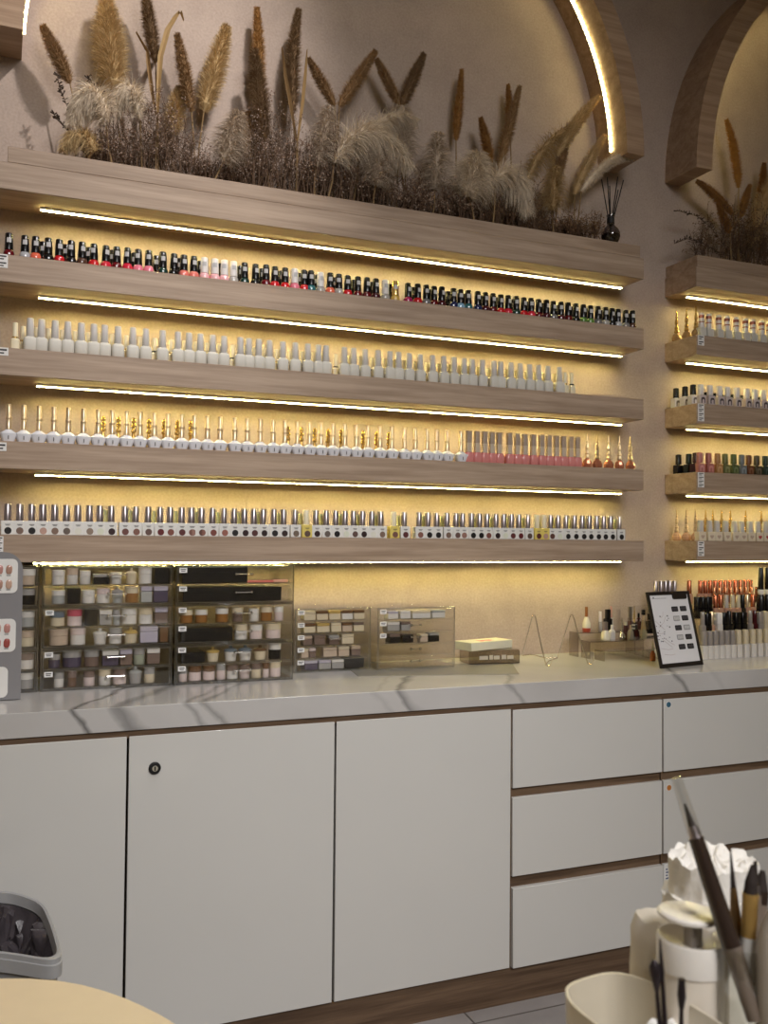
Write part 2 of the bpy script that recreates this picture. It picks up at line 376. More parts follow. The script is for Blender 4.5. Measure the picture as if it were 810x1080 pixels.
for i in range(9):
    a, b = GX[i], GX[i + 1]; w = b - a
    if i < 4:
        lab = ['plain white gloss cabinet at the hidden left end of the worktop', 'white gloss door cabinet beside the grey waste bin', 'white gloss door cabinet with a round keyhole lock in its corner', 'plain white gloss door cabinet between the locked door and the drawers'][i]
        t = thing('base_cabinet', lab, 'cabinet', (a, 0, 0), group='white base cabinets')
        carcass(t, w, -DC + .075)
        d = obj('door', M().box(.003, w - .003, YF, YF + .018, ZK, ZD, b=.001), DOORM, t)
        if i == 2:
            ax = Matrix.Translation((.063, YF, .743)) @ Matrix.Rotation(PI / 2, 4, 'X')
            lk = M().loft([(0, .0145, .0145), (.004, .0145, .0145), (.006, .012, .012)], 20, axis=ax)
            lk.loft([(.0062, .0075, .0075), (.008, .007, .007)], 14, mi=1, axis=ax); lk.box(.0615, .0645, YF - .0088, YF - .0080, .738, .748, mi=2)
            obj('lock', lk, [MATTEBLACK, CHROME, BLACK], d, 'dark round keyhole lock')
    else:
        lab = ['white drawer unit of three drawers next to the plain cabinet door', 'white drawer unit with blue and orange dot stickers', 'white drawer unit right of the dotted drawers', 'second white drawer unit right of the dotted drawers', 'white drawer unit at the hidden right end of the worktop'][i - 4]
        t = thing('drawer_unit', lab, 'drawer unit', (a, 0, 0), group='white drawer units')
        carcass(t, w)
        m = M()
        for z0, z1 in ((.597, .574), (.352, .322)): m.box(.004, w - .004, -DC + .012, -DC + .024, z1 - .01, z0 + .01)
        m.box(0, .004, -DC + .01, -DC + .024, ZK, ZD - .006)
        obj('rail', m, KICKW, t)
        for k, (z0, z1) in enumerate(((.600, ZD - .003), (.354, .574), (.102, .3225))):
            yo = .006 if (k == 2 and i == 4) else 0
            d = obj('drawer', M().box(.004, w - .002, YF - yo, YF + .018 - yo, z0, z1, b=.001).box(.03, w - .03, YF + .018 - yo, -.06, z0 + .015, z1 - .03), DOORM, t)
            if i == 5:
                ax = lambda x, z: Matrix.Translation((x, YF, z)) @ Matrix.Rotation(PI / 2, 4, 'X')
                if k == 0: obj('dot_sticker', M().loft([(0, .0105, .0105), (.0005, .0105, .0105)], 20, axis=ax(.022, z1 - .017)).loft([(.0005, .0085, .0085), (.0008, .0085, .0085)], 20, axis=ax(.022, z1 - .017), mi=1), [WHITE, mat('blue_sticker', (58, 100, 122), .6)], d, 'blue dot sticker')
                if k == 1: obj('dot_sticker', M().loft([(0, .0105, .0105), (.0005, .0105, .0105)], 20, axis=ax(.024, z1 - .023)).loft([(.0005, .0085, .0085), (.0008, .0085, .0085)], 20, axis=ax(.024, z1 - .023), mi=1), [WHITE, mat('orange_sticker', (186, 118, 52), .6)], d, 'orange dot sticker')
                if k == 2:
                    m = M().box(.006, .034, YF - .0006, YF, .268, .3215)
                    for q in range(4): m.box(.012, .018 + .004 * (q % 2), YF - .001, YF - .0006, .305 - q * .009, .309 - q * .009, mi=1)
                    obj('price_label', m, [PAPER, mat('blue_ink', (70, 84, 120), .6)], d, 'white paper label')

# ------------------------------------------------------------------ price tags on shelf fronts
def shelf_tag(x0, x1, z0, z1, label, rows):
    m = M().box(0, x1 - x0, -.0012, 0, z0 - z1, 0)
    n = rows; h = (z1 - z0) / n; w = x1 - x0
    for i in range(n):
        zt_ = -h * i - h * .2
        m.box(w * .15, w * .85, -.0016, -.0011, zt_ - h * .22, zt_, mi=1); m.box(w * .15, w * .6, -.0016, -.0011, zt_ - h * .6, zt_ - h * .42, mi=1)
    o = obj('shelf_tag', m, [PAPER, INK]); o.location = (x0, -DS, z1); tag(o, label, 'price tag', 'price tags on the shelf fronts')
shelf_tag(-.022, .003, 2.013, 2.0495, 'white double price tag under the leftmost black-capped polish', 2)
shelf_tag(-.018, .009, 1.778, 1.7995, 'small white price tag under the frosted white bottles', 1)
shelf_tag(-.012, .009, 1.523, 1.5455, 'small white price tag under the gold-capped bottles', 1)
shelf_tag(-.012, .006, 1.255, 1.296, 'white price tag on the left end of the lowest long shelf', 3)
for k, (y0, y1, n) in {2: (354, 364, 2), 3: (425.5, 444, 4), 4: (498, 514, 4), 5: (570, 586.5, 3)}.items():
    a = at(736, y1, Y=-DS); b = at(742.5, y0, Y=-DS)
    shelf_tag(a.x, b.x, a.z, min(b.z, ZS[k] - .001), f'narrow white price tag at the left end of the right-hand bay, {ordsh[k]} shelf', n)

# ------------------------------------------------------------------ nail polish bottles
POL = {'dark red': (96, 14, 22), 'silver grey': (176, 176, 180), 'coral': (226, 104, 78), 'black': (20, 17, 18), 'red': (196, 26, 36), 'brown': (84, 56, 44), 'crimson': (206, 40, 62), 'pink': (232, 128, 148),
       'salmon': (224, 122, 110), 'pale pink': (238, 182, 186), 'clear grey': (170, 166, 160), 'dark green': (24, 54, 46), 'teal': (44, 104, 110), 'gold': (206, 170, 84), 'magenta': (160, 28, 92),
       'maroon': (70, 14, 26), 'navy': (32, 40, 82), 'light blue': (140, 180, 206), 'grey': (120, 118, 118), 'green': (92, 128, 60)}
def pmat(n): return mat('polish_' + n.replace(' ', '_'), POL[n], .12, coat=.6, var=.05)
def bottle(x, y, z, kind, label, cols, group, rz=0.):
    t = thing('gel_polish_bottle' if kind not in ('black', 'blackw', 'smallblack', 'tall') else 'nail_polish_bottle', label, 'nail polish', (x, y, z), rz, group)
    B = lambda key, f, nm, m, par=t, lb=None, ang=38: shared((kind, key), f, nm, m, par, lb, ang)
    if kind in ('black', 'blackw'):
        B('b', lambda: M().loft([(.0, .011, .011), (.001, .0135, .0135), (.009, .0145, .0145), (.016, .0125, .0125), (.0205, .0075, .0075), (.022, .0065, .0065)], 16, 2.6), 'bottle_body', cols[0])
        c = B('c', lambda: M().loft([(.019, .0105, .0105), (.020, .0115, .0115), (.063, .0100, .0100), (.0645, .0088, .0088)], 16), 'cap', cols[1])
        B('s', lambda: M().add([((.0113 if zz < .045 else .0109) * math.sin(a), -(.0113 if zz < .045 else .0109) * math.cos(a), zz) for zz in (.038, .051) for a in (-.55, -.37, -.18, 0, .18, .37, .55)], [(i, i + 1, i + 8, i + 7) for i in range(6)]), 'cap_sticker', mat('grey_white_sticker', (196, 194, 194), .7), c)
    elif kind == 'smallblack':
        B('b', lambda: M().loft([(0, .012, .012), (.018, .012, .012), (.026, .006, .006)], 12, 3), 'bottle_body', cols[0])
        B('c', lambda: M().loft([(.024, .007, .007), (.054, .0062, .0062), (.0555, .005, .005)], 12), 'cap', cols[1])
    elif kind == 'frost':
        B('b', lambda: M().loft([(0, .0165, .0135), (.002, .0175, .0145), (.030, .0175, .0145), (.036, .0155, .0125), (.039, .0095, .0095), (.0405, .0085, .0085)], 20, 3.6), 'bottle_body', cols[0])
        B('c', lambda: M().loft([(.039, .0100, .0100), (.040, .0106, .0106), (.088, .0088, .0088), (.0895, .0078, .0078)], 16), 'cap', cols[1])
    elif kind == 'beige':
        B('b', lambda: M().loft([(0, .012, .012), (.026, .012, .012), (.031, .007, .007)], 12, 4), 'bottle_body', cols[0])
        c = B('c', lambda: M().loft([(.03, .0075, .0075), (.072, .0068, .0068), (.0735, .006, .006)], 12), 'cap', cols[0])
        B('r', lambda: M().loft([(.030, .0083, .0083), (.035, .0083, .0083)], 12), 'cap_ring', cols[1], c)
    elif kind == 'gold':
        B('b', lambda: M().loft([(0, .0145, .0145), (.001, .0155, .0155), (.021, .0225, .0205), (.0225, .0225, .0205), (.031, .010, .010), (.033, .008, .008)], 16, 3.4), 'bottle_body', cols[0], ang=25)
        B('p', lambda: M().box(-.001, .001, -.0192, -.0186, .006, .016), 'mark', INK)
        c = B('c', lambda: M().loft([(.031, .0076, .0076), (.066, .0072, .0072), (.0665, .0068, .0068), (.101, .0066, .0066), (.102, .0055, .0055)], 14), 'cap', cols[1])
        B('r', lambda: M().loft([(.0605, .0076, .0076), (.0625, .0086, .0086), (.0675, .0086, .0086), (.0695, .0072, .0072)], 14), 'cap_ring', CHAMP, c)
    elif kind == 'ornate':
        B('b', lambda: M().loft([(0, .010, .010), (.02, .012, .012), (.03, .006, .006)], 12), 'bottle_body', cols[0])
        B('c', lambda: M().loft([(.03, .006, .006), (.045, .004, .004), (.05, .008, .008), (.06, .004, .004), (.066, .0078, .0078), (.075, .004, .004), (.08, .007, .007), (.090, .003, .003)], 12), 'cap', GOLD)
    elif kind == 'pink':
        B('b', lambda: M().loft([(0, .015, .0135), (.002, .016, .0145), (.026, .016, .0145), (.033, .0125, .0115), (.034, .008, .008)], 18, 3.5), 'bottle_body', cols[0])
        c = B('c', lambda: M().loft([(.034, .0085, .0085), (.062, .0085, .0085), (.0625, .007, .007), (.064, .007, .007)], 12, 8), 'cap_collar', cols[1])
        B('t', lambda: M().loft([(.064, .0083, .0083), (.103, .0083, .0083), (.104, .0075, .0075)], 12, 8), 'cap', cols[2])
    elif kind == 'spire':
        B('b', lambda: M().loft([(0, .012, .012), (.004, .0165, .0165), (.014, .0175, .0175), (.024, .0135, .0135), (.031, .0065, .0065), (.034, .006, .006)], 10), 'bottle_body', cols[0], ang=12)
        B('c', lambda: M().loft([(.033, .008, .008), (.036, .0095, .0095), (.046, .0062, .0062), (.050, .008, .008), (.058, .0055, .0055), (.062, .0042, .0042), (.070, .0068, .0068), (.083, .0052, .0052), (.087, .003, .003), (.093, .0042, .0042), (.099, .0028, .0028), (.113, .0018, .0018), (.118, .0006, .0006)], 10), 'cap', cols[1], ang=15)
    elif kind == 'swatch':
        m = B('b', lambda: M().box(-.0165, .0165, -.0135, .0135, 0, .038, b=.0015).box(-.006, .007, -.0139, -.0134, .0275, .0290, mi=1).box(-.004, .005, -.0139, -.0134, .0252, .0262, mi=1), 'bottle_body', [WHITE, INK] if len(cols) < 3 else [cols[2], INK])
        B('d', lambda: M().loft([(0, .0092, .0092), (.0006, .0092, .0092)], 20, axis=Matrix.Translation((.001, -.0134, .0115)) @ Matrix.Rotation(PI / 2, 4, 'X')), 'colour_dot', cols[0])
        B('c', lambda: M().loft([(.038, .0095, .0095), (.082, .0095, .0095), (.0835, .0085, .0085)], 16), 'cap', cols[1])
    elif kind == 'square':
        B('b', lambda: M().box(-.0155, .0155, -.0135, .0135, 0, .034, b=.002).loft([(.034, .007, .007), (.038, .007, .007)], 12), 'bottle_body', cols[0])
        B('m', lambda: M().prism(rrect(-.009, .009, .004, .026, .0075, 5, (0, 1, 1, 0)), -.0141, -.0134).prism(rrect(-.0045, .0045, .004, .018, .0038, 5, (0, 1, 1, 0)), -.0146, -.0140, mi=1), 'front_mark', [cols[2], cols[0]] if len(cols) > 2 else [cols[0], cols[0]])
        B('c', lambda: M().loft([(.0365, .0100, .0100), (.072, .0095, .0095), (.0735, .0085, .0085)], 14, 3), 'cap', cols[1])
    elif kind == 'band':
        B('b', lambda: M().box(-.0155, .0155, -.0135, .0135, 0, .034, b=.0025), 'bottle_body', cols[0])
        B('c', lambda: M().loft([(.034, .0092, .0092), (.086, .0088, .0088), (.0875, .008, .008)], 14, 3), 'cap', cols[1])
        B('k', lambda: M().loft([(.052, .0098, .0098), (.056, .0098, .0098)], 14, 3).loft([(.068, .0096, .0096), (.079, .0094, .0094)], 14, 3), 'cap_band', cols[2])
    elif kind == 'heart':
        B('b', lambda: M().box(-.0172, .0172, -.0135, .0135, 0, .034, b=.0015), 'bottle_body', cols[0])
        def heart():
            pts = []
            for i in range(24):
                a = 2 * PI * i / 24; pts.append((.00052 * 16 * math.sin(a) ** 3, .016 + .00052 * (13 * math.cos(a) - 5 * math.cos(2 * a) - 2 * math.cos(3 * a) - math.cos(4 * a))))
            return M().prism(pts, -.0141, -.0134)
        B('h', heart, 'heart_mark', cols[2])
        B('c', lambda: M().loft([(.034, .0105, .0105), (.062, .0098, .0098), (.074, .0085, .0085), (.0755, .007, .007)], 14, 3), 'cap', cols[1])
    return t
CAPB = mat('black_gloss_cap', (17, 15, 16), .22); FROST = mat('frosted_white_glass', (212, 208, 198), .55, var=.03); FROSTC = mat('frosted_white_cap', (204, 199, 194), .55, var=.03)
IVORY = mat('ivory_plastic', (234, 222, 190), .4); PORC = mat('white_porcelain_glass', (226, 226, 232), .22); TAUPE = mat('taupe_cap', (164, 146, 130), .5); TAUPEL = mat('pale_taupe_collar', (196, 180, 160), .5)
WCAP = mat('white_gloss_cap', (232, 226, 222), .3)
def xs_of(groups): return [ox + v / sc for (ox, sc, vs) in groups for v in vs]
# -- row 2
px2 = xs_of(((0, 3.522, (30, 90, 130, 177, 218, 262, 303, 347, 392, 432, 472, 512, 551, 603, 645, 682, 719, 758, 797)), (200, 3.522, (15, 55, 93, 128, 163, 204, 245, 282, 317, 355, 389, 426, 450, 487, 521, 553, 588, 625, 658, 691, 726, 763)),
            (400, 2.793, (86, 113, 138, 162, 183, 218, 240, 262, 289, 312, 335, 359, 380, 403, 427, 447, 470, 491, 514, 535, 555, 578, 600, 622, 643, 665, 685, 703, 727, 744))))
px2 = [p for i, p in enumerate(px2) if i == 0 or p - px2[i - 1] > 3]
c2 = 'dark red,silver grey,coral,black,red,black,brown,red,crimson,dark red,crimson,pink,pink,dark green,black,salmon,salmon,pale pink,pale pink,pink,pale pink,pale pink,clear grey,dark green,black,dark red,red,red,pink,red,teal,clear grey,coral,clear grey,red,dark red,dark red,maroon,clear grey,gold,magenta,red,grey,dark red,maroon,navy,light blue,teal,navy,maroon,dark red,red,crimson,dark green,red,crimson,dark red,maroon,grey,maroon,dark red,black,green,green,grey,clear grey,black,silver grey,grey,brown,grey,clear grey'.split(',')
whitecaps = {17, 18, 20, 21, 22, 28, 31, 38}
tops = {}
for i, p in enumerate(px2):
    cn = c2[i % len(c2)]; cap = 'white' if i in whitecaps else 'gold' if i == 39 else 'black'
    w = at(p, 300, Y=-.148)
    bottle(w.x, w.y + random.uniform(-.003, .003), ZS[2], 'black', f'{cn} nail polish, {cap} cap, {nth(i + 1)} from left along the long second shelf front', (pmat(cn), {'black': CAPB, 'white': WCAP, 'gold': GOLD}[cap]), 'black-capped polishes on the second long shelf', random.uniform(-.35, .35))
kb = 0
for i in range(2, len(px2) - 1, 2):
    if px2[i + 1] - px2[i] < 6: continue
    kb += 1; p = (px2[i] + px2[i + 1]) / 2 + 1
    w = at(p, 300, Y=-.108); cn = ['dark red', 'maroon', 'black', 'brown', 'red'][kb % 5]
    bottle(w.x, w.y, ZS[2], 'black', f'{cn} polish in the back row of the long second shelf, {nth(kb)} from left there', (pmat(cn), CAPB), 'back row polishes on the second long shelf', random.uniform(-.3, .3))
# -- row 3
px3 = xs_of(((0, 3.522, (110, 152, 203, 250, 300, 347, 387, 437, 492, 540, 603, 660, 701, 743)), (200, 3.522, (38, 84, 127, 187, 219, 256, 296, 346, 392, 438, 478, 506, 574, 609, 652, 700, 743, 776)), (400, 2.793, (30, 56, 88, 121, 157, 189, 219, 250, 274, 303, 337, 357, 387, 415, 443, 470, 496, 530))))
px3 = [p for i, p in enumerate(px3) if i == 0 or p - px3[i - 1] > 4]
for i, p in enumerate(px3):
    w = at(p, 380, Y=-.150)
    bottle(w.x, w.y + random.uniform(-.002, .002), ZS[3], 'frost', f'frosted white gel polish bottle, {nth(i + 1)} from left in the front row of the third shelf', (FROST, FROSTC), 'frosted white bottles on the third long shelf', random.uniform(-.12, .12))
kb = 0
pb3 = [15.5, 24] + [(px3[i] + px3[i + 1]) / 2 + .8 for i in range(0, len(px3) - 1)] + [596, 603]
for p in pb3:
    kb += 1; w = at(p, 380, Y=-.112 if 20 < p < 590 else -.15)
    bottle(w.x, w.y, ZS[3], 'beige', f'slim ivory gel polish bottle behind the frosted ones on the third shelf, {nth(kb)} from left', (IVORY, GOLD if kb % 3 else BLACK), 'slim ivory bottles behind the frosted ones')
# -- row 4
px4 = xs_of(((0, 3.522, (32, 88, 145, 200, 254, 310, 365, 417, 470, 520, 573, 623, 675)), (200, 3.522, (18, 66, 113, 168, 214, 262, 310, 354, 400, 445, 488, 532, 576, 619, 662, 707, 751)), (420, 3., (20, 54, 91, 122, 155, 198))))
for i, p in enumerate(px4):
    w = at(p, 450, Y=-.148)
    bottle(w.x, w.y, ZS[4], 'gold', f'white gel polish bottle with slim gold cap, {nth(i + 1)} from left on the fourth shelf', (PORC, CHAMP), 'gold-capped white bottles on the fourth long shelf', random.uniform(-.06, .06))
kb = 0
for p in (109, 125, 141, 157, 173, 187, 201, 304, 318, 332, 346, 360, 383, 397, 410):
    kb += 1; w = at(p, 450, Y=-.10)
    bottle(w.x, w.y, ZS[4], 'ornate', f'ornate gold-topped bottle behind the gold-capped row, {nth(kb)} from left', (IVORY, GOLD), 'ornate gold bottles behind the fourth row')
pxp = xs_of(((420, 3., (223, 249, 273, 296, 319, 351, 376, 400, 427, 453, 476, 500, 522, 545, 566)),))
PINKB = mat('pink_gel_glass', (214, 136, 132), .2, coat=.4)
for i, p in enumerate(pxp):
    w = at(p, 450, Y=-.15)
    bottle(w.x, w.y, ZS[4], 'pink', f'pink gel polish bottle with stacked taupe cap, {nth(i + 1)} from left on the fourth shelf', (PINKB, TAUPEL, TAUPE), 'pink bottles on the fourth long shelf')
for i, p in enumerate(xs_of(((420, 3., (598, 630, 666, 700, 734)),))):
    w = at(p, 450, Y=-.145)
    bottle(w.x, w.y, ZS[4], 'spire', f'spire-capped rose and gold bottle, {nth(i + 1)} of five at the right end, fourth shelf', (mat('rose_glitter_glass', (188, 120, 92), .18, metal=.4), CHAMP), 'spire-capped bottles on the fourth long shelf', .2 * i)
# -- row 5
px5 = xs_of(((0, 3.522, (27, 72, 116, 158, 202, 246, 288, 331, 370, 412, 463, 503, 549, 593, 631, 673, 711, 748)), (200, 3.522, (5, 42, 84, 126, 164, 202, 237, 272, 312, 348, 390, 432, 468, 506, 541, 576, 608, 641, 676, 709, 757)), (420, 3., (18, 65, 93, 121, 153, 182, 203, 231, 256, 280, 308, 333, 357, 381, 409, 438, 460, 481, 505, 530, 556, 581, 603, 627, 649, 671, 699))))
dots = [('black', (24, 20, 20)), ('taupe', (120, 98, 86)), ('black', (22, 18, 18)), ('rose', (186, 150, 136)), ('brown', (128, 104, 90)), ('grey', (104, 92, 84)), ('ivory', (224, 222, 210)), ('taupe', (140, 122, 108)), ('ivory', (220, 222, 204)), ('plum', (50, 26, 30)), ('rosewood', (110, 70, 64)), ('brown', (128, 90, 78)), ('brown', (100, 76, 70)), ('wine', (98, 34, 38)), ('rosewood', (124, 74, 64)), ('wine', (92, 44, 44)), ('brown', (120, 82, 72)), ('rosewood', (132, 88, 76)), ('mauve', (150, 112, 100)), ('brown', (96, 62, 54)), ('rosewood', (120, 66, 58)), ('mauve', (150, 96, 84)), ('black', (30, 26, 26)), ('plum', (48, 26, 28)), ('brown', (84, 46, 44)), ('plum', (44, 28, 30)), ('black', (24, 20, 22)), ('plum', (48, 28, 28)), ('grey', (110, 96, 84)), ('brown', (92, 72, 62))]
for i, p in enumerate(px5):
    yel = i in (29, 38, 54, 55)
    nm, c = dots[i] if i < 30 else random.choice(dots)
    if i >= 58: nm, c = 'dark', (34, 30, 30)
    w = at(p, 560, Y=-.152)
    cols = (mat('dot_%d' % i, c, .5), SILVER if not yel else IVORY)
    if yel: cols += (mat('pale_yellow_body', (226, 204, 110), .4),)
    kind = 'yellow bottle' if yel else 'white square bottle'
    bottle(w.x, w.y, ZS[5], 'swatch', f'{kind} with {nm} colour dot, {nth(i + 1)} from left on the lowest long shelf', cols, 'dotted white bottles on the lowest long shelf', random.uniform(-.04, .04))
for i in range(len(px5) - 1):
    if i % 2 or i < 8: continue
    w = at((px5[i] + px5[i + 1]) / 2, 560, Y=-.11)
    bottle(w.x, w.y, ZS[5], 'beige', f'pale slim bottle behind the dotted row, standing behind its {nth(i + 1)} bottle', (mat('pale_lime_glass', (214, 212, 160), .4), SILVER), 'pale slim bottles behind the dotted row')
# -- right-hand bay
GOLDG = mat('gold_speckled_glass', (196, 160, 110), .2, metal=.5)
def side_row(k, pxs, f):
    for i, p in enumerate(pxs):
        # the first three stand along the open end of the shelf, running back to the wall
        Y = (-.045, -.090, -.135)[i] if i < 3 else -.150
        w = at(p, 400, Y=Y); f(i, w.x, w.y)
rb = 'right bay'
side_row(2, [713.5, 724, 734], lambda i, x, y: bottle(x, y, ZS[2], 'spire', f'gold spire-capped bottle at the open end of the right bay, second shelf, {nth(i + 1)} from wall', (GOLDG, GOLD), 'spire-capped bottles on the right bay second shelf'))
for i, p in enumerate((739.7, 747.5, 758, 766.7, 776.3, 786, 793.8, 803, 811)):
    w = at(p, 340, Y=-.152)
    bottle(w.x, w.y, ZS[2], 'band', f'white bottle with rose-banded white cap, {nth(i + 1)} from left, right bay second shelf', (FROST, WCAP, mat('rose_band', (150, 92, 76), .3, metal=.6)), 'rose-banded bottles on the right bay')
side_row(3, [713, 722.5, 731], lambda i, x, y: bottle(x, y, ZS[3], 'square', f'black-capped white bottle at the open end of the right bay, third shelf, {nth(i + 1)} from wall', (WCAP, CAPB, mat('grey_ring_print', (120, 112, 104), .5)), 'black-capped white bottles on the right bay third shelf'))
for i, p in enumerate((739, 748.7, 758.7, 767, 777, 787.5, 796, 805)):
    w = at(p, 420, Y=-.152)
    bottle(w.x, w.y, ZS[3], 'square', f'white-capped bottle with dark arch mark, {nth(i + 1)} from left, right bay third shelf', (mat('mauve_white_glass', (206, 192, 190), .4), WCAP, mat('dark_arch_print', (74, 60, 62), .5)), 'arch-marked bottles on the right bay third shelf')
    if i < 7:
        w = at(p + 5, 420, Y=-.105); bottle(w.x, w.y, ZS[3], 'smallblack', f'small black-capped bottle behind the arch-marked row, {nth(i + 1)} from left', (pmat('black'), CAPB), 'small black bottles behind the arch-marked row')
R4 = (('black', (20, 18, 20)), ('black green', (24, 34, 32)), ('dark maroon', (54, 26, 30)))
side_row(4, [715.6, 726.5, 733.5], lambda i, x, y: bottle(x, y, ZS[4], 'square', f'{R4[i][0]} square bottle with flared cap, open end of the right bay, fourth shelf', (mat('sq_' + R4[i][0], R4[i][1], .2), mat('sq_' + R4[i][0], R4[i][1], .2)), 'dark square bottles on the right bay fourth shelf'))
for i, (p, nm, c) in enumerate(((737.8, 'dusty pink', (178, 118, 112)), (747.4, 'rose', (172, 108, 100)), (756.7, 'tan', (168, 124, 80)), (764.6, 'olive green', (108, 108, 66)), (773.6, 'moss green', (88, 98, 58)), (782, 'slate blue', (112, 118, 120)), (789.5, 'brown', (104, 62, 38)), (798, 'dark olive', (76, 66, 48)), (807, 'deep green', (40, 56, 48)))):
    w = at(p, 490, Y=-.152)
    bottle(w.x, w.y, ZS[4], 'square', f'{nm} square bottle with matching cap on the right bay fourth shelf', (mat('sq_' + nm, c, .3), mat('sq_' + nm, c, .3), mat('sq_l_' + nm, tuple(min(255, v + 34) for v in c), .4)), 'matching coloured square bottles on the right bay')
side_row(5, [713.7, 724, 733.8], lambda i, x, y: bottle(x, y, ZS[5], 'spire', f'gold spire-capped bottle at the open end of the right bay, lowest shelf, {nth(i + 1)} from wall', (mat('peach_glass', (204, 160, 124), .2), CHAMP), 'spire-capped bottles on the right bay lowest shelf'))
for i, p in enumerate((738.6, 748.2, 755.9, 765, 774.4, 782, 790.5, 799, 807)):
    w = at(p, 560, Y=-.154)
    red = i >= 7
    bottle(w.x, w.y, ZS[5], 'heart', f'white boxy bottle with {"red" if red else "pale"} heart mark, {nth(i + 1)} from left, right bay lowest shelf', (mat('ivory_box', (224, 210, 186), .4), FROSTC, mat('heart_red' if red else 'heart_pale', (176, 70, 70) if red else (190, 166, 146), .4)), 'heart-marked bottles on the right bay lowest shelf')
    if i in (2, 4, 6, 8, 1, 3): 
        w = at(p - 4, 560, Y=-.10); bottle(w.x, w.y, ZS[5], 'spire', f'gold spire-capped bottle standing behind the {nth(i + 1)} heart-marked bottle', (GOLDG, GOLD), 'spire-capped bottles behind the heart-marked row')
# ------------------------------------------------------------------ acrylic drawer boxes and what they hold
def knob_handle(x, z, y, w):
    m = M(); m.tube([(x - w / 2, y, z), (x - w / 2, y - .008, z), (x + w / 2, y - .008, z), (x + w / 2, y, z)], .0016, 8)
    for sx in (-1, 1): m.loft([(0, .004, .004), (.003, .0045, .0045), (.006, .003, .003)], 10, axis=Matrix.Translation((x + sx * w / 2, y - .003, z)) @ Matrix.Rotation(PI / 2, 4, 'X'))
    return m
def label_tag(x, z, y, w=.021, h=.0135):
    m = M().box(x, x + w, y - .0008, y, z - h, z, mi=0)
    m.box(x + w * .15, x + w * .85, y - .0012, y - .0007, z - h * .42, z - h * .25, mi=1); m.box(x + w * .2, x + w * .75, y - .0012, y - .0007, z - h * .72, z - h * .58, mi=1)
    return m
def drawer_box(x0, x1, y0, y1, z0, z1, nd, label, ac, handles, tags, th=.0035, hx=.5, hw=.045):
    t = thing('acrylic_drawer_box', label, 'drawer box', (x0, y0, z0), group='clear acrylic drawer boxes')
    W, D, H = x1 - x0, y1 - y0, z1 - z0
    m = M().box(0, W, 0, D, 0, th, b=.0012).box(0, W, 0, D, H - th, H, b=.0012).box(0, th, 0, D, th, H - th).box(W - th, W, 0, D, th, H - th).box(th, W - th, D - th, D, th, H - th)
    obj('case', m, ac, t)
    rim = M()
    for sub in ((0, H),): rim.box(0, W, -.0015, -.0002, 0, th, b=.0004).box(0, W, -.0015, -.0002, H - th, H, b=.0004).box(0, th, -.0015, -.0002, th, H - th).box(W - th, W, -.0015, -.0002, th, H - th)
    obj('front_rim', rim, RIMA if ac is ACRYL else RIMC, t)
    h = (H - 2 * th) / nd
    for k in range(nd):
        zb = H - th - (k + 1) * h + .0015
        a, b = th + .002, W - th - .002
        m = M().box(a, b, -.001, th - .001, zb, zb + h - .003, b=.0008).box(a, b, th, D - th - .004, zb, zb + .002).box(a, a + .002, th, D - th - .004, zb + .002, zb + h * .7).box(b - .002, b, th, D - th - .004, zb + .002, zb + h * .7)
        e_ = .0013
        for q in ((a, b, zb, zb + e_), (a, b, zb + h - .003 - e_, zb + h - .003), (a, a + e_, zb + e_, zb + h - .003 - e_), (b - e_, b, zb + e_, zb + h - .003 - e_)): m.box(q[0], q[1], -.0016, -.0011, q[2], q[3], mi=1)
        d = obj('drawer', m, [ac, RIMC], t)
        if k in handles: obj('handle', knob_handle(W * hx, zb + h * .55, -.001, hw), CHROME, d, 'small clear bow handle')
        if k in tags: obj('label_tag', label_tag(a + .004, zb + h * .9, -.001), [PAPER, INK], d, 'white drawer label')
    return t
LIDW = mat('white_jar_lid', (226, 222, 216), .35)
JC = {'white': (226, 220, 212), 'cream': (222, 206, 176), 'grey': (164, 160, 156), 'black': (22, 20, 22), 'pink': (206, 98, 112), 'amber': (150, 102, 52), 'brown': (112, 80, 54), 'lilac': (190, 182, 196), 'beige': (204, 182, 160), 'purple': (84, 74, 92), 'clear': (176, 176, 172), 'blush': (224, 204, 198), 'slate': (112, 122, 132), 'gold': (198, 166, 96), 'sage': (168, 172, 152), 'mocha': (124, 104, 94)}
def jm(n): return mat('jar_' + n, JC[n], .3, coat=.2)
def jar(x, yf, z, w, h, body, lid, label, shape='jar'):
    t = thing('gel_jar' if shape != 'box' else 'small_box', label, 'jar' if shape != 'box' else 'box', (x, yf + w / 2, z), group='jars and boxes kept in the acrylic drawers')
    r = w / 2
    if shape == 'box':
        obj('box_body', M().box(-r, r, -r, r + .03, 0, h * .94, b=.0015), jm(body), t); obj('lid', M().box(-r - .0004, r + .0004, -r - .0004, r + .0304, h * .72, h, b=.0012), jm(lid), t)
    elif shape == 'card':
        obj('pot_body', M().box(-r, r, -r, r, 0, h * .66, b=.0015), jm(body), t); obj('lid', M().box(-r, r, -r, r, h * .68, h, b=.0015), jm(lid), t)
    elif shape == 'pot':
        obj('jar_body', M().loft([(0, r * .8, r * .8), (h * .6, r * .95, r * .95), (h * .62, r * .8, r * .8)], 18), jm(body), t)
        obj('lid', M().loft([(h * .60, r, r), (h * .70, r, r), (h * .78, r * .7, r * .7), (h * .8, r * .3, r * .3), (h, r * .22, r * .22)], 18), jm(lid), t)
    else:
        obj('jar_body', M().loft([(0, r * .92, r * .92), (.001, r * .97, r * .97), (h * .58, r * .97, r * .97), (h * .6, r * .85, r * .85)], 20), jm(body), t)
        obj('lid', M().loft([(h * .6, r, r), (h * .97, r, r), (h, r * .93, r * .93)], 20), jm(lid), t)
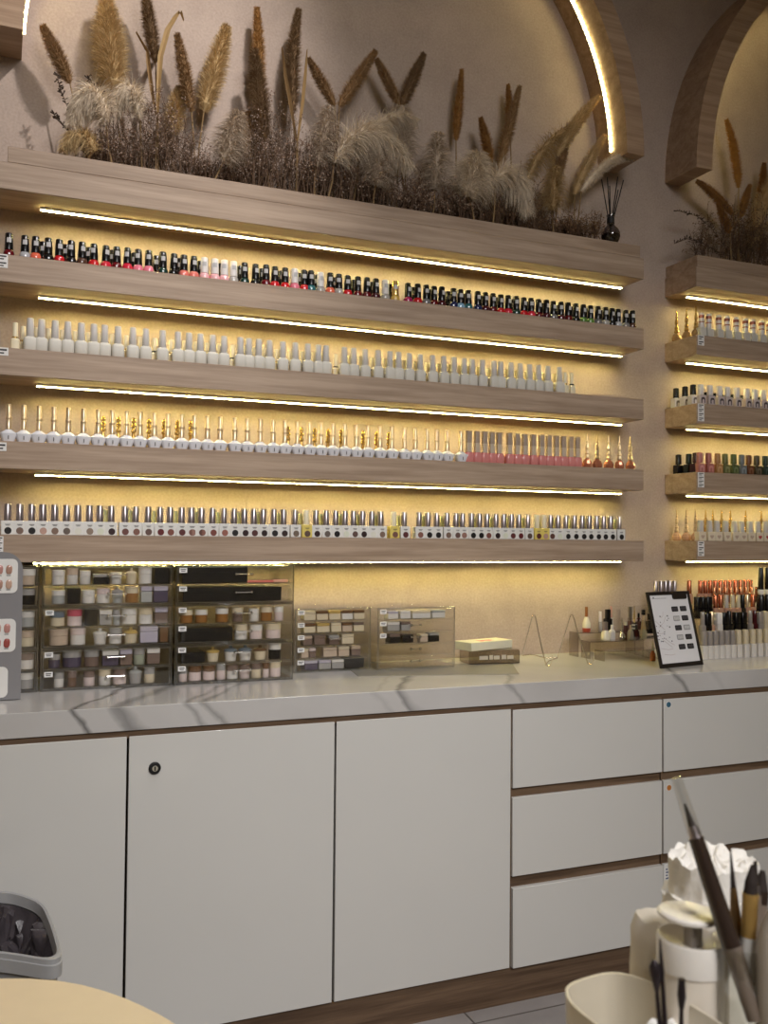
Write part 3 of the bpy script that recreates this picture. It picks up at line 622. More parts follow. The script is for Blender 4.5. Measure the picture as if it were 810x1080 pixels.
def fill(colname, zone, x0, x1, pa, pb, yf, zbase, hmax, items, key):
    """items: (px from, px to, height share, body, lid, shape)"""
    for n_, it in enumerate(items):
        a, b, hs, body, lid = it[:5]; shape = it[5] if len(it) > 5 else 'jar'
        xa = x0 + (a - pa) / (pb - pa) * (x1 - x0); xb = x0 + (b - pa) / (pb - pa) * (x1 - x0)
        w = (xb - xa) * .96
        what = f'{body} {"box" if shape == "box" else "pot" if shape in ("pot", "card") else "jar"}' + (f' with {lid} lid' if lid != body else '')
        lab = f'{what}, {nth(n_ + 1)} from left, {zone}'
        if shape == 'box':
            w2 = w; t = thing('storage_box', lab, 'box', ((xa + xb) / 2, yf, zbase), group='boxes kept in the acrylic drawers')
            obj('box_body', M().box(-w / 2, w / 2, 0, .12, 0, hmax * hs, b=.0015), jm(body), t); obj('box_lid', M().box(-w / 2 - .0005, w / 2 + .0005, -.0005, .1205, hmax * hs * .6, hmax * hs + .0008, b=.0015), jm(lid), t)
        else: jar((xa + xb) / 2, yf, zbase, w, hmax * hs, body, lid, lab, shape)
YB = -.27
UH = .1085
cols_ = [(-.243, .0945, 'left'), (.1005, .437, 'middle'), (.443, .779, 'right')]
tier = ['top', 'middle', 'bottom']
for ci, (x0, x1, cn) in enumerate(cols_):
    for ti in range(3):
        zt_ = ZT + .0005 + (2 - ti) * (UH + .0005)
        tg = [(), (), ()] if ci == 0 else ((), (0,), (0, 1)) if ci == 1 else ((0, 1), (0, 1), (0, 1))
        drawer_box(x0, x1, YB if ci != 2 else YB - .006, -.03, zt_, zt_ + UH, 2, f'two-drawer clear acrylic box, {tier[ti]} of the {cn} stack on the worktop', ACRYL, (0, 1), tg[ti], hx=.56)
def zone_z(ti, dk):
    zb = ZT + .0005 + (2 - ti) * (UH + .0005); h = (UH - .007) / 2
    return zb + UH - .0035 - (dk + 1) * h + .0015 + .0025, h - .006
C2 = {(0, 0): [(110, 182, .85, 'white', 'white'), (187, 250, .95, 'white', 'beige'), (253, 315, .8, 'white', 'white'), (325, 415, .6, 'black', 'grey', 'card'), (418, 482, .7, 'white', 'white'), (500, 565, .95, 'cream', 'cream', 'pot'), (570, 648, 1., 'white', 'white'), (656, 738, .95, 'black', 'black', 'box')],
      (0, 1): [(110, 185, .8, 'clear', 'white'), (190, 262, .9, 'black', 'black', 'box'), (266, 340, .8, 'white', 'white'), (345, 420, .9, 'white', 'blush'), (425, 492, 1., 'clear', 'grey', 'pot'), (500, 576, .95, 'amber', 'cream'), (582, 646, 1., 'clear', 'lilac', 'card'), (652, 735, 1., 'purple', 'lilac', 'card')],
      (1, 0): [(105, 186, .85, 'cream', 'slate'), (192, 276, .95, 'blush', 'pink'), (281, 356, .95, 'black', 'black', 'box'), (361, 430, .9, 'grey', 'white', 'card'), (434, 475, .9, 'clear', 'grey'), (480, 570, .95, 'white', 'white'), (575, 655, .95, 'white', 'cream'), (660, 735, 1., 'mocha', 'lilac', 'card')],
      (1, 1): [(100, 207, .95, 'beige', 'beige'), (212, 296, 1., 'white', 'blush'), (330, 410, .95, 'white', 'white', 'pot'), (415, 488, .95, 'white', 'grey'), (494, 576, .95, 'cream', 'gold', 'pot'), (580, 682, 1., 'lilac', 'lilac', 'card'), (690, 738, .9, 'brown', 'brown', 'box')],
      (2, 0): [(100, 165, .8, 'purple', 'grey'), (172, 277, .95, 'purple', 'grey'), (285, 370, .95, 'mocha', 'grey'), (380, 470, .9, 'purple', 'white', 'card'), (474, 542, .95, 'mocha', 'lilac', 'card'), (548, 616, 1., 'sage', 'grey'), (621, 695, .95, 'mocha', 'white', 'card')],
      (2, 1): [(130, 186, .85, 'white', 'grey'), (200, 252, .9, 'brown', 'mocha'), (283, 347, .85, 'blush', 'mocha'), (364, 432, .9, 'white', 'cream'), (440, 517, .9, 'blush', 'mocha'), (525, 603, 1., 'grey', 'clear', 'pot'), (609, 672, .9, 'cream', 'grey')]}
for (ti, dk), its in C2.items():
    z, h = zone_z(ti, dk); fill('middle', f'{("upper", "lower")[dk]} drawer, {tier[ti]} box of middle stack', .1005, .437, 60.7, 757, YB + .008, z, h, its, '')
C3 = {(0, 0): [(52, 466, 1., 'black', 'black', 'box')],
      (0, 1): [(55, 686, .85, 'black', 'black', 'box')],
      (1, 0): [(55, 135, .8, 'amber', 'cream'), (145, 225, .8, 'amber', 'white'), (270, 352, .85, 'amber', 'white'), (370, 442, .9, 'mocha', 'cream'), (475, 541, .8, 'white', 'white'), (550, 626, .9, 'amber', 'cream'), (635, 696, .9, 'blush', 'white')],
      (1, 1): [(52, 378, .8, 'black', 'black', 'box'), (388, 472, .95, 'white', 'cream'), (482, 566, .9, 'blush', 'white'), (586, 686, .95, 'blush', 'cream')],
      (2, 0): [(60, 208, .6, 'black', 'black', 'box'), (216, 300, .9, 'cream', 'gold', 'pot'), (326, 410, .95, 'white', 'slate', 'pot'), (416, 502, .95, 'white', 'slate', 'pot'), (510, 596, .9, 'cream', 'brown', 'pot'), (605, 686, 1., 'black', 'white')],
      (2, 1): [(50, 105, .8, 'blush', 'grey'), (110, 191, .9, 'blush', 'brown'), (196, 275, .9, 'blush', 'brown'), (279, 336, .95, 'blush', 'grey'), (341, 415, .85, 'white', 'mocha'), (420, 488, .85, 'blush', 'mocha'), (493, 560, .9, 'cream', 'mocha'), (563, 606, .9, 'blush', 'brown'), (611, 684, .95, 'blush', 'cream')]}
for (ti, dk), its in C3.items():
    z, h = zone_z(ti, dk); fill('right', f'{("upper", "lower")[dk]} drawer, {tier[ti]} box of right stack', .443, .779, 20, 748, YB + .002, z, h, its, '')
z, h = zone_z(0, 0)
t = thing('nail_file', 'pink emery nail file lying right of the black box, top drawer', 'nail file', (.64, -.255, z)); obj('file_board', M().box(0, .085, 0, .012, 0, .006, b=.001), mat('pink_card', (226, 120, 116), .5), t); obj('file_tip', M().box(.0855, .128, .001, .011, 0, .008, b=.001), mat('peach_card', (232, 176, 150), .5), t)
z, h = zone_z(0, 0)
C1 = {(0, 0): [('beige', 'white')], (0, 1): [('black', 'grey')], (1, 0): [('clear', 'white')], (1, 1): [('cream', 'beige')], (2, 0): [('white', 'mocha')], (2, 1): [('grey', 'white')]}
for (ti, dk), ((b_, l_),) in C1.items():
    z, h = zone_z(ti, dk)
    jar(.066, YB + .008, z, .040, h * .9, b_, l_, f'{b_} jar with {l_} lid at the right of the left stack, {("upper", "lower")[dk]} drawer, {tier[ti]} box')
# five-drawer boxes
SB = (.815, 1.058, -.172, -.02, ZT + .0005, 1.0865)
drawer_box(*SB, 5, 'five-drawer clear acrylic box crammed with pale pots beside the tall stacks', ACRYLC, (2,), (0, 1, 2, 3, 4), th=.003, hx=.52, hw=.03)
CBX = (1.067, 1.332, -.205, -.07, ZT + .0021, 1.0865)
drawer_box(*CBX, 5, 'five-drawer clear acrylic box, half empty, standing on the grey board', ACRYLC, (1, 2, 3, 4), (0, 1, 2), th=.003, hx=.48, hw=.03)
def zz(B, k, n=5):
    th = .003; h = (B[5] - B[4] - 2 * th) / n; return B[5] - th - (k + 1) * h + .004, h - .006
S5 = [[(130, 240, .9, 'cream', 'cream', 'card'), (245, 355, .9, 'cream', 'brown', 'card'), (360, 470, .9, 'cream', 'gold', 'card'), (478, 585, .9, 'white', 'brown', 'card'), (590, 695, .9, 'cream', 'brown', 'card')],
      [(130, 240, .9, 'cream', 'brown', 'card'), (250, 370, .9, 'cream', 'gold', 'card'), (380, 478, .9, 'cream', 'cream', 'card'), (484, 580, .9, 'beige', 'brown', 'card'), (590, 690, .9, 'cream', 'mocha', 'card')],
      [(125, 212, .9, 'mocha', 'beige', 'card'), (225, 330, .95, 'mocha', 'mocha', 'card'), (360, 460, .9, 'mocha', 'grey', 'card'), (480, 595, .95, 'cream', 'cream', 'card')],
      [(110, 180, .9, 'beige', 'cream', 'card'), (184, 245, .9, 'mocha', 'blush', 'card'), (310, 440, .9, 'beige', 'beige', 'card'), (450, 555, .95, 'beige', 'cream', 'card'), (570, 660, .95, 'mocha', 'beige', 'card')],
      [(140, 265, .9, 'purple', 'lilac', 'card'), (270, 385, .9, 'grey', 'lilac', 'card'), (390, 505, .9, 'grey', 'white', 'card'), (510, 695, .95, 'black', 'black', 'box')]]
dn = ['top', 'second', 'third', 'fourth', 'bottom']
for k, its in enumerate(S5):
    z, h = zz(SB, k); fill('', f'{dn[k]} drawer of the crammed five-drawer box', SB[0], SB[1], 45, 742, SB[2] + .006, z, h, its, '')
S6 = [[(155, 245, .8, 'white', 'lilac', 'card'), (258, 350, .8, 'white', 'white', 'card'), (360, 525, .8, 'white', 'cream', 'card'), (532, 650, .8, 'white', 'clear', 'card')], [(150, 258, .9, 'grey', 'white', 'card'), (268, 350, .9, 'grey', 'mocha', 'card')], [(170, 265, .9, 'black', 'mocha', 'card'), (276, 376, .8, 'black', 'black', 'card'), (428, 500, .8, 'beige', 'cream', 'card'), (510, 600, .9, 'black', 'grey', 'card')]]
for k, its in enumerate(S6):
    z, h = zz(CBX, k); fill('', f'{dn[k]} drawer of the half-empty five-drawer box', CBX[0], CBX[1], 60, 725, CBX[2] + .006, z, h, its, '')
# grey board under the clear box
t = thing('glass_board', 'thin grey glass board lying on the worktop under the clear box', 'board', (0, 0, ZT + .0001))
obj('board_sheet', M().prism([(.975, -.288), (1.448, -.405), (1.545, -.2), (1.02, -.04)], 0, .0018, 'XY'), mat('grey_board', (150, 146, 136), .25), t)
# ------------------------------------------------------------------ grey nail swatch display at the left end
GB = mat('grey_frosted_acrylic', (136, 134, 136), .28, var=.03)
t = thing('swatch_stand', 'grey acrylic stand with white cards of painted nail samples at the left end', 'display stand', (0, -.372, ZT))
obj('board', M().prism(rrect(-.36, .052, .002, .364, .045, 8, (0, 1, 1, 0)), 0, .005), GB, t)
obj('foot', M().box(-.36, .045, .005, .075, .0, .005, b=.001), GB, t)
NAIL = [mat('nail_tan', (176, 138, 122), .2, coat=.5), mat('nail_rose', (188, 138, 130), .2, coat=.5), mat('nail_nude', (196, 164, 146), .2, coat=.5), mat('nail_red', (158, 80, 74), .2, coat=.5)]
for ci, (zb, zt_, xr, rows) in enumerate(((.263, .347, .040, 2), (.119, .200, .038, 2), (.008, .083, .022, 0))):
    cd = obj('card', M().prism(rrect(xr - .13, xr, zb, zt_, .013, 5), -.0015, 0), WHITE, t, 'white rounded sample card')
    for r in range(rows):
        for q in range(3):
            xc = xr - .020 - q * .021; zc = zb + (.058 if r == 0 else .022) + .0
            m = M().loft([(-.011, .0045, .0012), (-.006, .0072, .0022), (.004, .0076, .0024), (.009, .0055, .0018), (.011, .002, .0008)], 12)
            m.xf(Matrix.Translation((xc, -.0022, zc)) @ Matrix.Rotation(.05, 4, 'Y'))
            obj('nail_sample', m, NAIL[(ci + q + 2 * r + (3 if ci == 1 and r == 1 and q == 0 else 0)) % 3 if not (ci == 1 and r == 1 and q == 0) else 3], cd)
        m = M()
        for q in range(3): m.box(xr - .026 - q * .021, xr - .016 - q * .021, -.0019, -.0014, zb + (.0425 if r == 0 else .0075), zb + (.044 if r == 0 else .009))
        obj('caption', m, INK, cd)
# ------------------------------------------------------------------ two flat cases stacked crosswise
t = thing('clear_case', 'clear flat case with frosted lettering under the white box', 'case', (1.40, -.175, ZT + .002), -.12)
obj('case_shell', M().box(0, .175, 0, .002, 0, .042).box(0, .175, .088, .09, 0, .042).box(0, .002, .002, .088, 0, .042).box(.173, .175, .002, .088, 0, .042).box(.002, .173, .002, .088, 0, .002).box(0, .175, 0, .09, .0422, .0445), clear_mat('brownish_clear_plastic', (.80, .77, .72), .05), t)
m = M()
for q, (a, w) in enumerate(((.035, .03), (.07, .012), (.085, .02), (.112, .016), (.132, .022))): m.box(a, a + w, -.0008, 0, .014, .028 if q % 2 else .026)
obj('lettering', m, mat('frosted_print', (196, 186, 168), .6), t)
obj('edge_trim', M().box(.0005, .1745, -.0006, .0, 0, .0022).box(.1745, .1756, -.0005, .09, 0, .0022).box(.1748, .1756, -.0006, .0016, .002, .04), BLACK, t)
t = thing('gift_box', 'long white box with pink marks lying across the clear case', 'box', (1.415, -.165, ZT + .0470), .27)
obj('box_body', M().box(-.03, .155, -.03, .048, 0, .027, b=.0012), mat('pale_cream_card', (228, 222, 196), .45), t)
m = M()
for q in range(4): m.box(.03 + q * .016, .043 + q * .016, -.012 + .006 * (q % 2), .014, .0270, .0273)
obj('pink_lettering', m, mat('pink_print', (232, 120, 116), .5), t)
# ------------------------------------------------------------------ wire easel
t = thing('wire_easel', 'chrome wire easel of two bent uprights, empty, on the worktop', 'easel', (0, 0, 0))
W_ = mat('polished_wire', (206, 198, 188), .18, metal=1.)
for q, (xt, xf, xb) in enumerate(((1.598, 1.618, 1.548), (1.728, 1.760, 1.672))):
    yt, yf, yb = -.235, -.287, -.12
    top = at((563, 603)[q], (648.5, 648)[q], Y=yt); foot = at((576, 620)[q], (702, 700)[q], Z=ZT + .002); back = at((550.5, 588)[q], (691.5, 694)[q], Z=ZT + .002)
    hk = at((583, 626)[q], (695, 697)[q], Y=foot.y - .035)
    pts = [back, back.lerp(top, .5) + Vector((0, .004, 0)), top + Vector((-.004, .002, -.004)), top, top + Vector((.004, -.002, -.004)), top.lerp(foot, .5), foot, foot + Vector((.006, -.014, .0)), hk, hk + Vector((-.003, 0, .010))]
    obj('upright', M().tube(pts, .0017, 8), W_, t)
    if q == 0: b0, f0 = back, foot
    else:
        obj('cross_wire', M().tube([b0, b0 + Vector((.05, .02, 0)), back + Vector((-.04, .012, 0)), back], .0015, 8), W_, t)
        obj('cross_wire', M().tube([f0 + Vector((.004, .01, .001)), (f0 + back) / 2 + Vector((.0, .02, 0)), back], .0013, 8), W_, t)
# ------------------------------------------------------------------ stepped clear riser with odd bottles
RISE = clear_mat('smoky_riser_acrylic', (.74, .71, .67), .06)
def odd(name, x, y, z, label, parts, cat='nail polish'):
    t = thing(name, label, cat, (x, y, z), group='odd bottles on the clear riser')
    for nm, prof, e, m, *lb in parts: obj(nm, M().loft(prof, 16, e), m, t, ang=30)
    return t
t = thing('display_riser', 'clear acrylic three-step riser holding odd bottles left of the framed chart', 'riser', (0, 0, ZT))
for nm, x0, x1, y0, y1, h in (('front_step', 1.874, 2.075, -.250, -.186, .034), ('middle_step', 1.862, 2.09, -.185, -.125, .060), ('top_step', 1.857, 2.10, -.124, -.06, .084)):
    ym = (y0 + y1) / 2
    poly = [(x0, y1)] + [(x0 + (x1 - x0) * i / 10, y0 + .012 * (1 - math.sin(PI * i / 10)) - .004) for i in range(11)] + [(x1, y1)]
    obj(nm, M().prism(poly, h - .003, h, 'XY').box(x0, x0 + .003, y0 + .01, y1, 0, h - .003).box(x1 - .003, x1, y0 + .01, y1, 0, h - .003), RISE, t)
zr = {1: ZT + .034, 2: ZT + .060, 3: ZT + .084}
def rx(p, y): return at(p, 670, Y=y).x
MAR = mat('dark_maroon_glass', (70, 22, 26), .12); CREAMB = mat('milky_white_glass', (226, 218, 196), .25)
odd('nail_polish_bottle', rx(618.5, -.09), -.09, zr[3], 'round cream and red bottle with tall brown cap at the riser end', [('bottle_body', [(0, .012, .012), (.002, .0135, .0135), (.013, .0135, .0135)], 2.5, mat('red_base', (176, 74, 52), .3)), ('bottle_shoulder', [(.013, .0135, .0135), (.03, .0135, .0135), (.036, .011, .011), (.052, .006, .006)], 2.5, CREAMB), ('cap', [(.050, .0055, .0055), (.086, .0052, .0052), (.087, .004, .004)], 2, mat('brown_cap', (150, 92, 44), .35))])
odd('nail_polish_bottle', rx(641, -.09), -.09, zr[3], 'square black bottle with black cap on the top riser step', [('bottle_body', [(0, .0125, .0125), (.042, .0125, .0125), (.044, .009, .009)], 6, BLACK), ('cap', [(.044, .008, .008), (.075, .0078, .0078), (.076, .007, .007)], 6, BLACK)])
odd('nail_polish_bottle', rx(633, -.095), -.095, zr[3], 'slim clear bottle with white cap left of the square black one', [('bottle_body', [(0, .006, .006), (.034, .006, .006)], 4, mat('pale_clear', (190, 184, 176), .2)), ('cap', [(.034, .0055, .0055), (.070, .005, .005)], 2, WCAP)])
odd('nail_polish_bottle', rx(644.5, -.07), -.07, zr[3], 'slim pink-capped bottle behind the square black one', [('bottle_body', [(0, .006, .006), (.045, .006, .006)], 4, WCAP), ('cap', [(.045, .0045, .0045), (.085, .004, .004)], 2, mat('pink_cap', (222, 170, 160), .4))])
odd('nail_polish_bottle', rx(638.5, -.155), -.155, zr[2], 'milky white bottle with silver cap on the middle riser step', [('bottle_body', [(0, .013, .013), (.002, .0145, .0145), (.027, .0125, .0125), (.034, .008, .008)], 3, CREAMB), ('cap', [(.032, .0085, .0085), (.062, .008, .008), (.063, .007, .007)], 2, SILVER)])
odd('nail_polish_bottle', rx(645.5, -.14), -.14, zr[2], 'small white bottle half hidden behind the silver-capped milky one', [('bottle_body', [(0, .010, .010), (.028, .010, .010), (.034, .006, .006)], 3, WCAP), ('cap', [(.034, .005, .005), (.05, .005, .005)], 2, WCAP)])
odd('nail_polish_bottle', rx(656, -.155), -.155, zr[2], 'silver faceted bottle with long needle cap on the middle step', [('bottle_body', [(0, .008, .008), (.008, .0125, .0125), (.018, .009, .009), (.026, .004, .004)], 2, CHROME), ('cap', [(.025, .0042, .0042), (.03, .003, .003), (.075, .0012, .0012)], 2, CHROME)])
odd('nail_polish_bottle', rx(664.5, -.085), -.085, zr[3], 'bottle with silver and black block cap at the back of the riser', [('bottle_body', [(0, .008, .008), (.04, .008, .008)], 4, MAR), ('cap', [(.04, .0055, .0055), (.083, .0055, .0055)], 6, mat('silver_black_cap', (130, 122, 116), .3, metal=.6))])
odd('nail_polish_bottle', rx(660, -.13), -.13, zr[2], 'small dark maroon bottle between the needle cap and white bottle', [('bottle_body', [(0, .007, .007), (.046, .007, .007)], 5, MAR), ('cap', [(.046, .005, .005), (.058, .005, .005)], 2, CREAMB)])
zb = thing('nail_polish_bottle', 'zebra-striped bottle with gold spike cap on the riser', 'nail polish', (rx(669, -.10), -.10, zr[3] - .02), group='odd bottles on the clear riser')
m = M()
for q in range(8): m.loft([(q * .006, .0085, .0085), (q * .006 + .0058, .0085, .0085)], 10, 3, mi=q % 2)
obj('bottle_body', m, [WCAP, BLACK], zb); obj('cap', M().loft([(.048, .0055, .0055), (.055, .004, .004), (.108, .0012, .0012)], 12), GOLD, zb)
odd('nail_polish_bottle', rx(673.5, -.085), -.085, zr[3], 'dark maroon bottle right of the zebra-striped one', [('bottle_body', [(0, .008, .008), (.036, .008, .008), (.042, .004, .004)], 4, MAR), ('cap', [(.042, .004, .004), (.06, .004, .004)], 2, BLACK)])
odd('nail_polish_bottle', rx(678.5, -.10), -.10, zr[3] - .01, 'tall gold-tapered bottle with black top beside the framed chart', [('bottle_body', [(0, .010, .010), (.006, .010, .010), (.064, .004, .004)], 2, CHAMP), ('cap', [(.064, .0055, .0055), (.082, .0055, .0055)], 6, BLACK)])
odd('nail_polish_bottle', rx(685, -.08), -.08, zr[3] - .015, 'square black bottle tucked behind the edge of the framed chart', [('bottle_body', [(0, .012, .012), (.045, .012, .012)], 6, BLACK), ('cap', [(.045, .007, .007), (.07, .007, .007)], 4, BLACK)])
for p, m_, lb in ((665, CREAMB, 'pearl white squat bottle, first right of the needle-capped one'), (671, MAR, 'squat dark bottle between the two pearl white squat ones'), (679, CREAMB, 'wide pearl white squat bottle nearest the framed chart')):
    odd('nail_polish_bottle', rx(p, -.16), -.16, zr[2], lb, [('bottle_body', [(0, .0085, .0085), (.002, .0105, .0105), (.026, .009, .009), (.034, .005, .005)], 3.4, m_), ('cap', [(.034, .004, .004), (.05, .003, .003)], 2, CHAMP if m_ is CREAMB else BLACK)])
p = at(688.5, 697, Z=ZT)
odd('nail_oil_bottle', p.x, p.y, ZT, 'small amber oil bottle with pale dropper cap standing before the riser', [('bottle_body', [(0, .0075, .0075), (.002, .009, .009), (.022, .0085, .0085), (.032, .0045, .0045), (.036, .004, .004)], 2.4, mat('amber_oil', (176, 104, 62), .15)), ('cap', [(.035, .005, .005), (.043, .005, .005), (.045, .0032, .0032), (.066, .002, .002)], 2, CREAMB)], 'nail oil')
# ------------------------------------------------------------------ framed chart leaning on the worktop
bl = Vector((1.942, -.447, ZT + .001)); br_ = Vector((2.143, -.412, ZT + .001)); ux = (br_ - bl).normalized(); w = (br_ - bl).length
nb = Vector((-ux.y, ux.x, 0)); th = math.asin(.060 / .2455); uz = nb * math.sin(th) + Vector((0, 0, math.cos(th))); un_ = uz.cross(ux)   # un_ points into the board's back
t = thing('chart_frame', 'black framed white nail design chart leaning back on the worktop', 'framed chart', (0, 0, 0))
FM = Matrix(((ux.x, un_.x, uz.x, bl.x), (ux.y, un_.y, uz.y, bl.y), (ux.z, un_.z, uz.z, bl.z), (0, 0, 0, 1)))
H = .2455
bk = mat('black_frame', (34, 28, 26), .35)
obj('frame', M().box(0, w, 0, .006, 0, .013).box(0, w, 0, .006, H - .011, H).box(0, .011, 0, .006, .013, H - .011).box(w - .011, w, 0, .006, .013, H - .011).box(.011, w - .011, .003, .006, .013, H - .011).xf(FM), bk, t)
sh = obj('chart_sheet', M().box(.011, w - .011, .0018, .003, .013, H - .011).xf(FM), mat('white_chart_paper', (226, 224, 226), .45, var=.01), t)
obj('clip_tab', M().prism(rrect(.118, .186, H - .026, H - .006, .006), -.002, .002).xf(FM), bk, t)
BLK = mat('black_chip', (26, 24, 26), .4); GRYC = mat('grey_chip', (162, 160, 160), .4)
for r in range(5):
    for q in range(2):
        x0 = .104 + .041 * q + .0 * r; zc = .187 - .031 * r
        grey = (r, q) in ((1, 0), (2, 1), (3, 0))
        m = M().prism(rrect(x0, x0 + .031, zc - .0085, zc + .0085, .003, 3), .0011, .0018)
        for v in range(4): m.prism([(x0 + .004 + v * .0066, zc - .005), (x0 + .0085 + v * .0066, zc - .005), (x0 + .0085 + v * .0066, zc + .004), (x0 + .0062 + v * .0066, zc + .0058), (x0 + .004 + v * .0066, zc + .004)], .0006, .0011, mi=1)
        obj('nail_design_chip', m.xf(FM), [GRYC if grey else BLK, mat('chip_light', (206, 204, 204), .4) if grey else mat('chip_dark', (78, 74, 78), .4)], sh)
m = M(); rnd = random.Random(4)
def brush(pts, r): m.tube([(a, .0016, b) for a, b in pts], r, 5)
for (a, b, c, d) in ((.018, .15, .055, .12), (.03, .13, .07, .165), (.045, .16, .06, .18), (.05, .09, .085, .07), (.02, .11, .05, .115), (.035, .09, .075, .062), (.02, .062, .075, .058), (.03, .043, .08, .041)):
    brush([(a, b), ((a + c) / 2 + .004, (b + d) / 2 - .003), (c, d)], .0005)
m2 = M()
for _ in range(26):
    a, b = rnd.uniform(.014, .085), rnd.uniform(.075, .17)
    m2.loft([(0, rnd.uniform(.001, .004), rnd.uniform(.001, .003)), (.0004, .001, .001)], 7, axis=Matrix.Translation((a, .0016, b)) @ Matrix.Rotation(PI / 2, 4, 'X'))
obj('branch_drawing', m.xf(FM), mat('pink_grey_ink', (178, 160, 160), .6), sh); obj('blossom_drawing', m2.xf(FM), mat('dark_ink', (92, 84, 92), .6), sh)
obj('title_line', M().box(.02, .09, .0014, .0018, H - .022, H - .0212).box(.026, .03, .0013, .0018, H - .021, H - .017).xf(FM), INK, sh)
# ------------------------------------------------------------------ stepped stand crowded with bottles at the right
t = thing('display_stand', 'clear acrylic four-step stand crowded with bottles right of the framed chart', 'display stand', (0, 0, ZT), group=None)
XS0, XS1 = 2.02, 2.86
for nm, y0, y1, h in (('lowest_step', -.272, -.206, .076), ('middle_step', -.205, -.136, .128), ('top_step', -.135, -.06, .176)):
    obj(nm, M().box(XS0, XS1, y0, y1, h - .003, h).box(XS0, XS1, y0, y0 + .003, h - .03, h - .003).box(XS0, XS0 + .003, y0 + .003, y1, 0, h - .003).box(XS1 - .003, XS1, y0 + .003, y1, 0, h - .003), ACRYLC, t)
def sbottle(x, y, z, label, body, cap, kind, grp, sc=1.):
    t = thing('nail_polish_bottle', label, 'nail polish', (x, y, z), group=grp); t.scale = (sc, sc, sc)
    if kind == 'white':
        shared(('sw', 'b'), lambda: M().loft([(0, .012, .012), (.044, .012, .012), (.046, .009, .009)], 14, 5), 'bottle_body', body, t); shared(('sw', 'c'), lambda: M().loft([(.046, .0105, .0105), (.094, .0098, .0098), (.0955, .009, .009)], 14, 3), 'cap', cap, t)
    elif kind == 'tallcap':
        shared(('st', 'b'), lambda: M().loft([(0, .011, .011), (.030, .011, .011), (.036, .006, .006)], 14, 3), 'bottle_body', body, t); shared(('st', 'c'), lambda: M().loft([(.034, .0082, .0082), (.079, .0076, .0076), (.0805, .0066, .0066)], 14), 'cap', cap, t)
    elif kind == 'block':
        shared(('sb', 'b'), lambda: M().loft([(0, .0125, .0125), (.034, .0125, .0125), (.037, .008, .008)], 12, 6), 'bottle_body', body, t); shared(('sb', 'c'), lambda: M().loft([(.036, .0115, .0115), (.074, .0115, .0115), (.0755, .0105, .0105)], 12, 6), 'cap', cap, t)
    elif kind == 'mascara':
        shared(('sm', 'b'), lambda: M().loft([(0, .012, .012), (.046, .012, .012), (.056, .008, .008), (.06, .007, .007)], 14), 'bottle_body', body, t); shared(('sm', 'c'), lambda: M().loft([(.074, .0075, .0075), (.09, .008, .008), (.135, .0062, .0062), (.137, .005, .005)], 14), 'cap', cap, t); shared(('sm', 'r'), lambda: M().loft([(.06, .007, .007), (.064, .0088, .0088), (.071, .0088, .0088), (.074, .0075, .0075)], 14), 'cap_collar', WCAP, t)
GREYC = mat('smoky_clear_cap', (150, 142, 136), .15, coat=.5); CREAMC = mat('cream_cap', (206, 192, 164), .4); WB = mat('pearl_white_body', (222, 216, 208), .35); NUDEC = mat('nude_glass', (196, 150, 124), .15, coat=.5)
p0 = [736.5 - 5 * 0 + i * 6.05 for i in range(0, 6)] + [773 + i * 7.6 for i in range(0, 6)]
p0 = [742, 748, 754, 760, 766, 772] + [778.5, 786, 793.5, 800.5, 808]
for i, p in enumerate(p0):
    w = at(p, 690, Y=-.298); g = i < 6
    sbottle(w.x, w.y, ZT + .0002, f'pearl white bottle with {"smoky clear" if g else "cream"} cap, {nth(i + 1)} from the framed chart, on the worktop', WB, GREYC if g else CREAMC, 'white', 'pearl white bottles along the front of the stand')
r2 = [(741, 'grey', GREYC, 'tallcap'), (746, 'black', BLACK, 'block'), (750.5, 'champagne', CHAMP, 'tallcap'), (757.5, 'white', WCAP, 'block'), (764, 'black', BLACK, 'block'), (769, 'black', BLACK, 'tallcap'), (776.5, 'black', BLACK, 'block'), (783.5, 'black', BLACK, 'block'), (791, 'grey', GREYC, 'tallcap'), (796, 'dark', MAR, 'tallcap'), (801, 'grey', GREYC, 'block'), (807, 'cream', CREAMC, 'block')]
for i, (p, nm, m_, kd) in enumerate(r2):
    w = at(p, 650, Y=-.238)
    sbottle(w.x, w.y, ZT + .0762, f'{nm}-capped bottle on the lowest step, {nth(i + 1)} right of the framed chart', {'black': BLACK, 'white': WB, 'cream': CREAMC, 'dark': MAR, 'grey': GREYC, 'champagne': NUDEC}[nm], m_, kd, 'mixed bottles on the lowest stand step')
r3 = [(736, 'black', BLACK, 'block'), (741.5, 'black', BLACK, 'block'), (747, 'black', BLACK, 'block'), (754.5, 'rose gold', ROSE, 'tallcap'), (760, 'rose gold', ROSE, 'tallcap'), (766, 'checkered', mat('pale_grey_cap', (190, 180, 172), .3), 'tallcap'), (772.5, 'cream', CREAMC, 'tallcap'), (778.5, 'cream', CREAMC, 'tallcap'), (783, 'black', BLACK, 'tallcap'), (788, 'champagne', CHAMP, 'tallcap'), (794, 'rose gold', ROSE, 'tallcap'), (802.5, 'tall black mascara-like', BLACK, 'mascara'), (809.5, 'slim tall black', BLACK, 'mascara')]
for i, (p, nm, m_, kd) in enumerate(r3):
    w = at(p, 640, Y=-.168)
    sbottle(w.x, w.y, ZT + .1282, f'{nm if kd == "mascara" else nm.replace("checkered", "pale grey") + "-capped"} bottle on the middle step, {nth(i + 1)} from left', BLACK if m_ is BLACK else NUDEC, m_, kd, 'mixed bottles on the middle stand step', 1.33 if kd == 'mascara' else 1.)
r4 = [691.5, 697, 702, 706.5, 711.5] + [727] + [738.5 + 5.3 * i for i in range(11)]
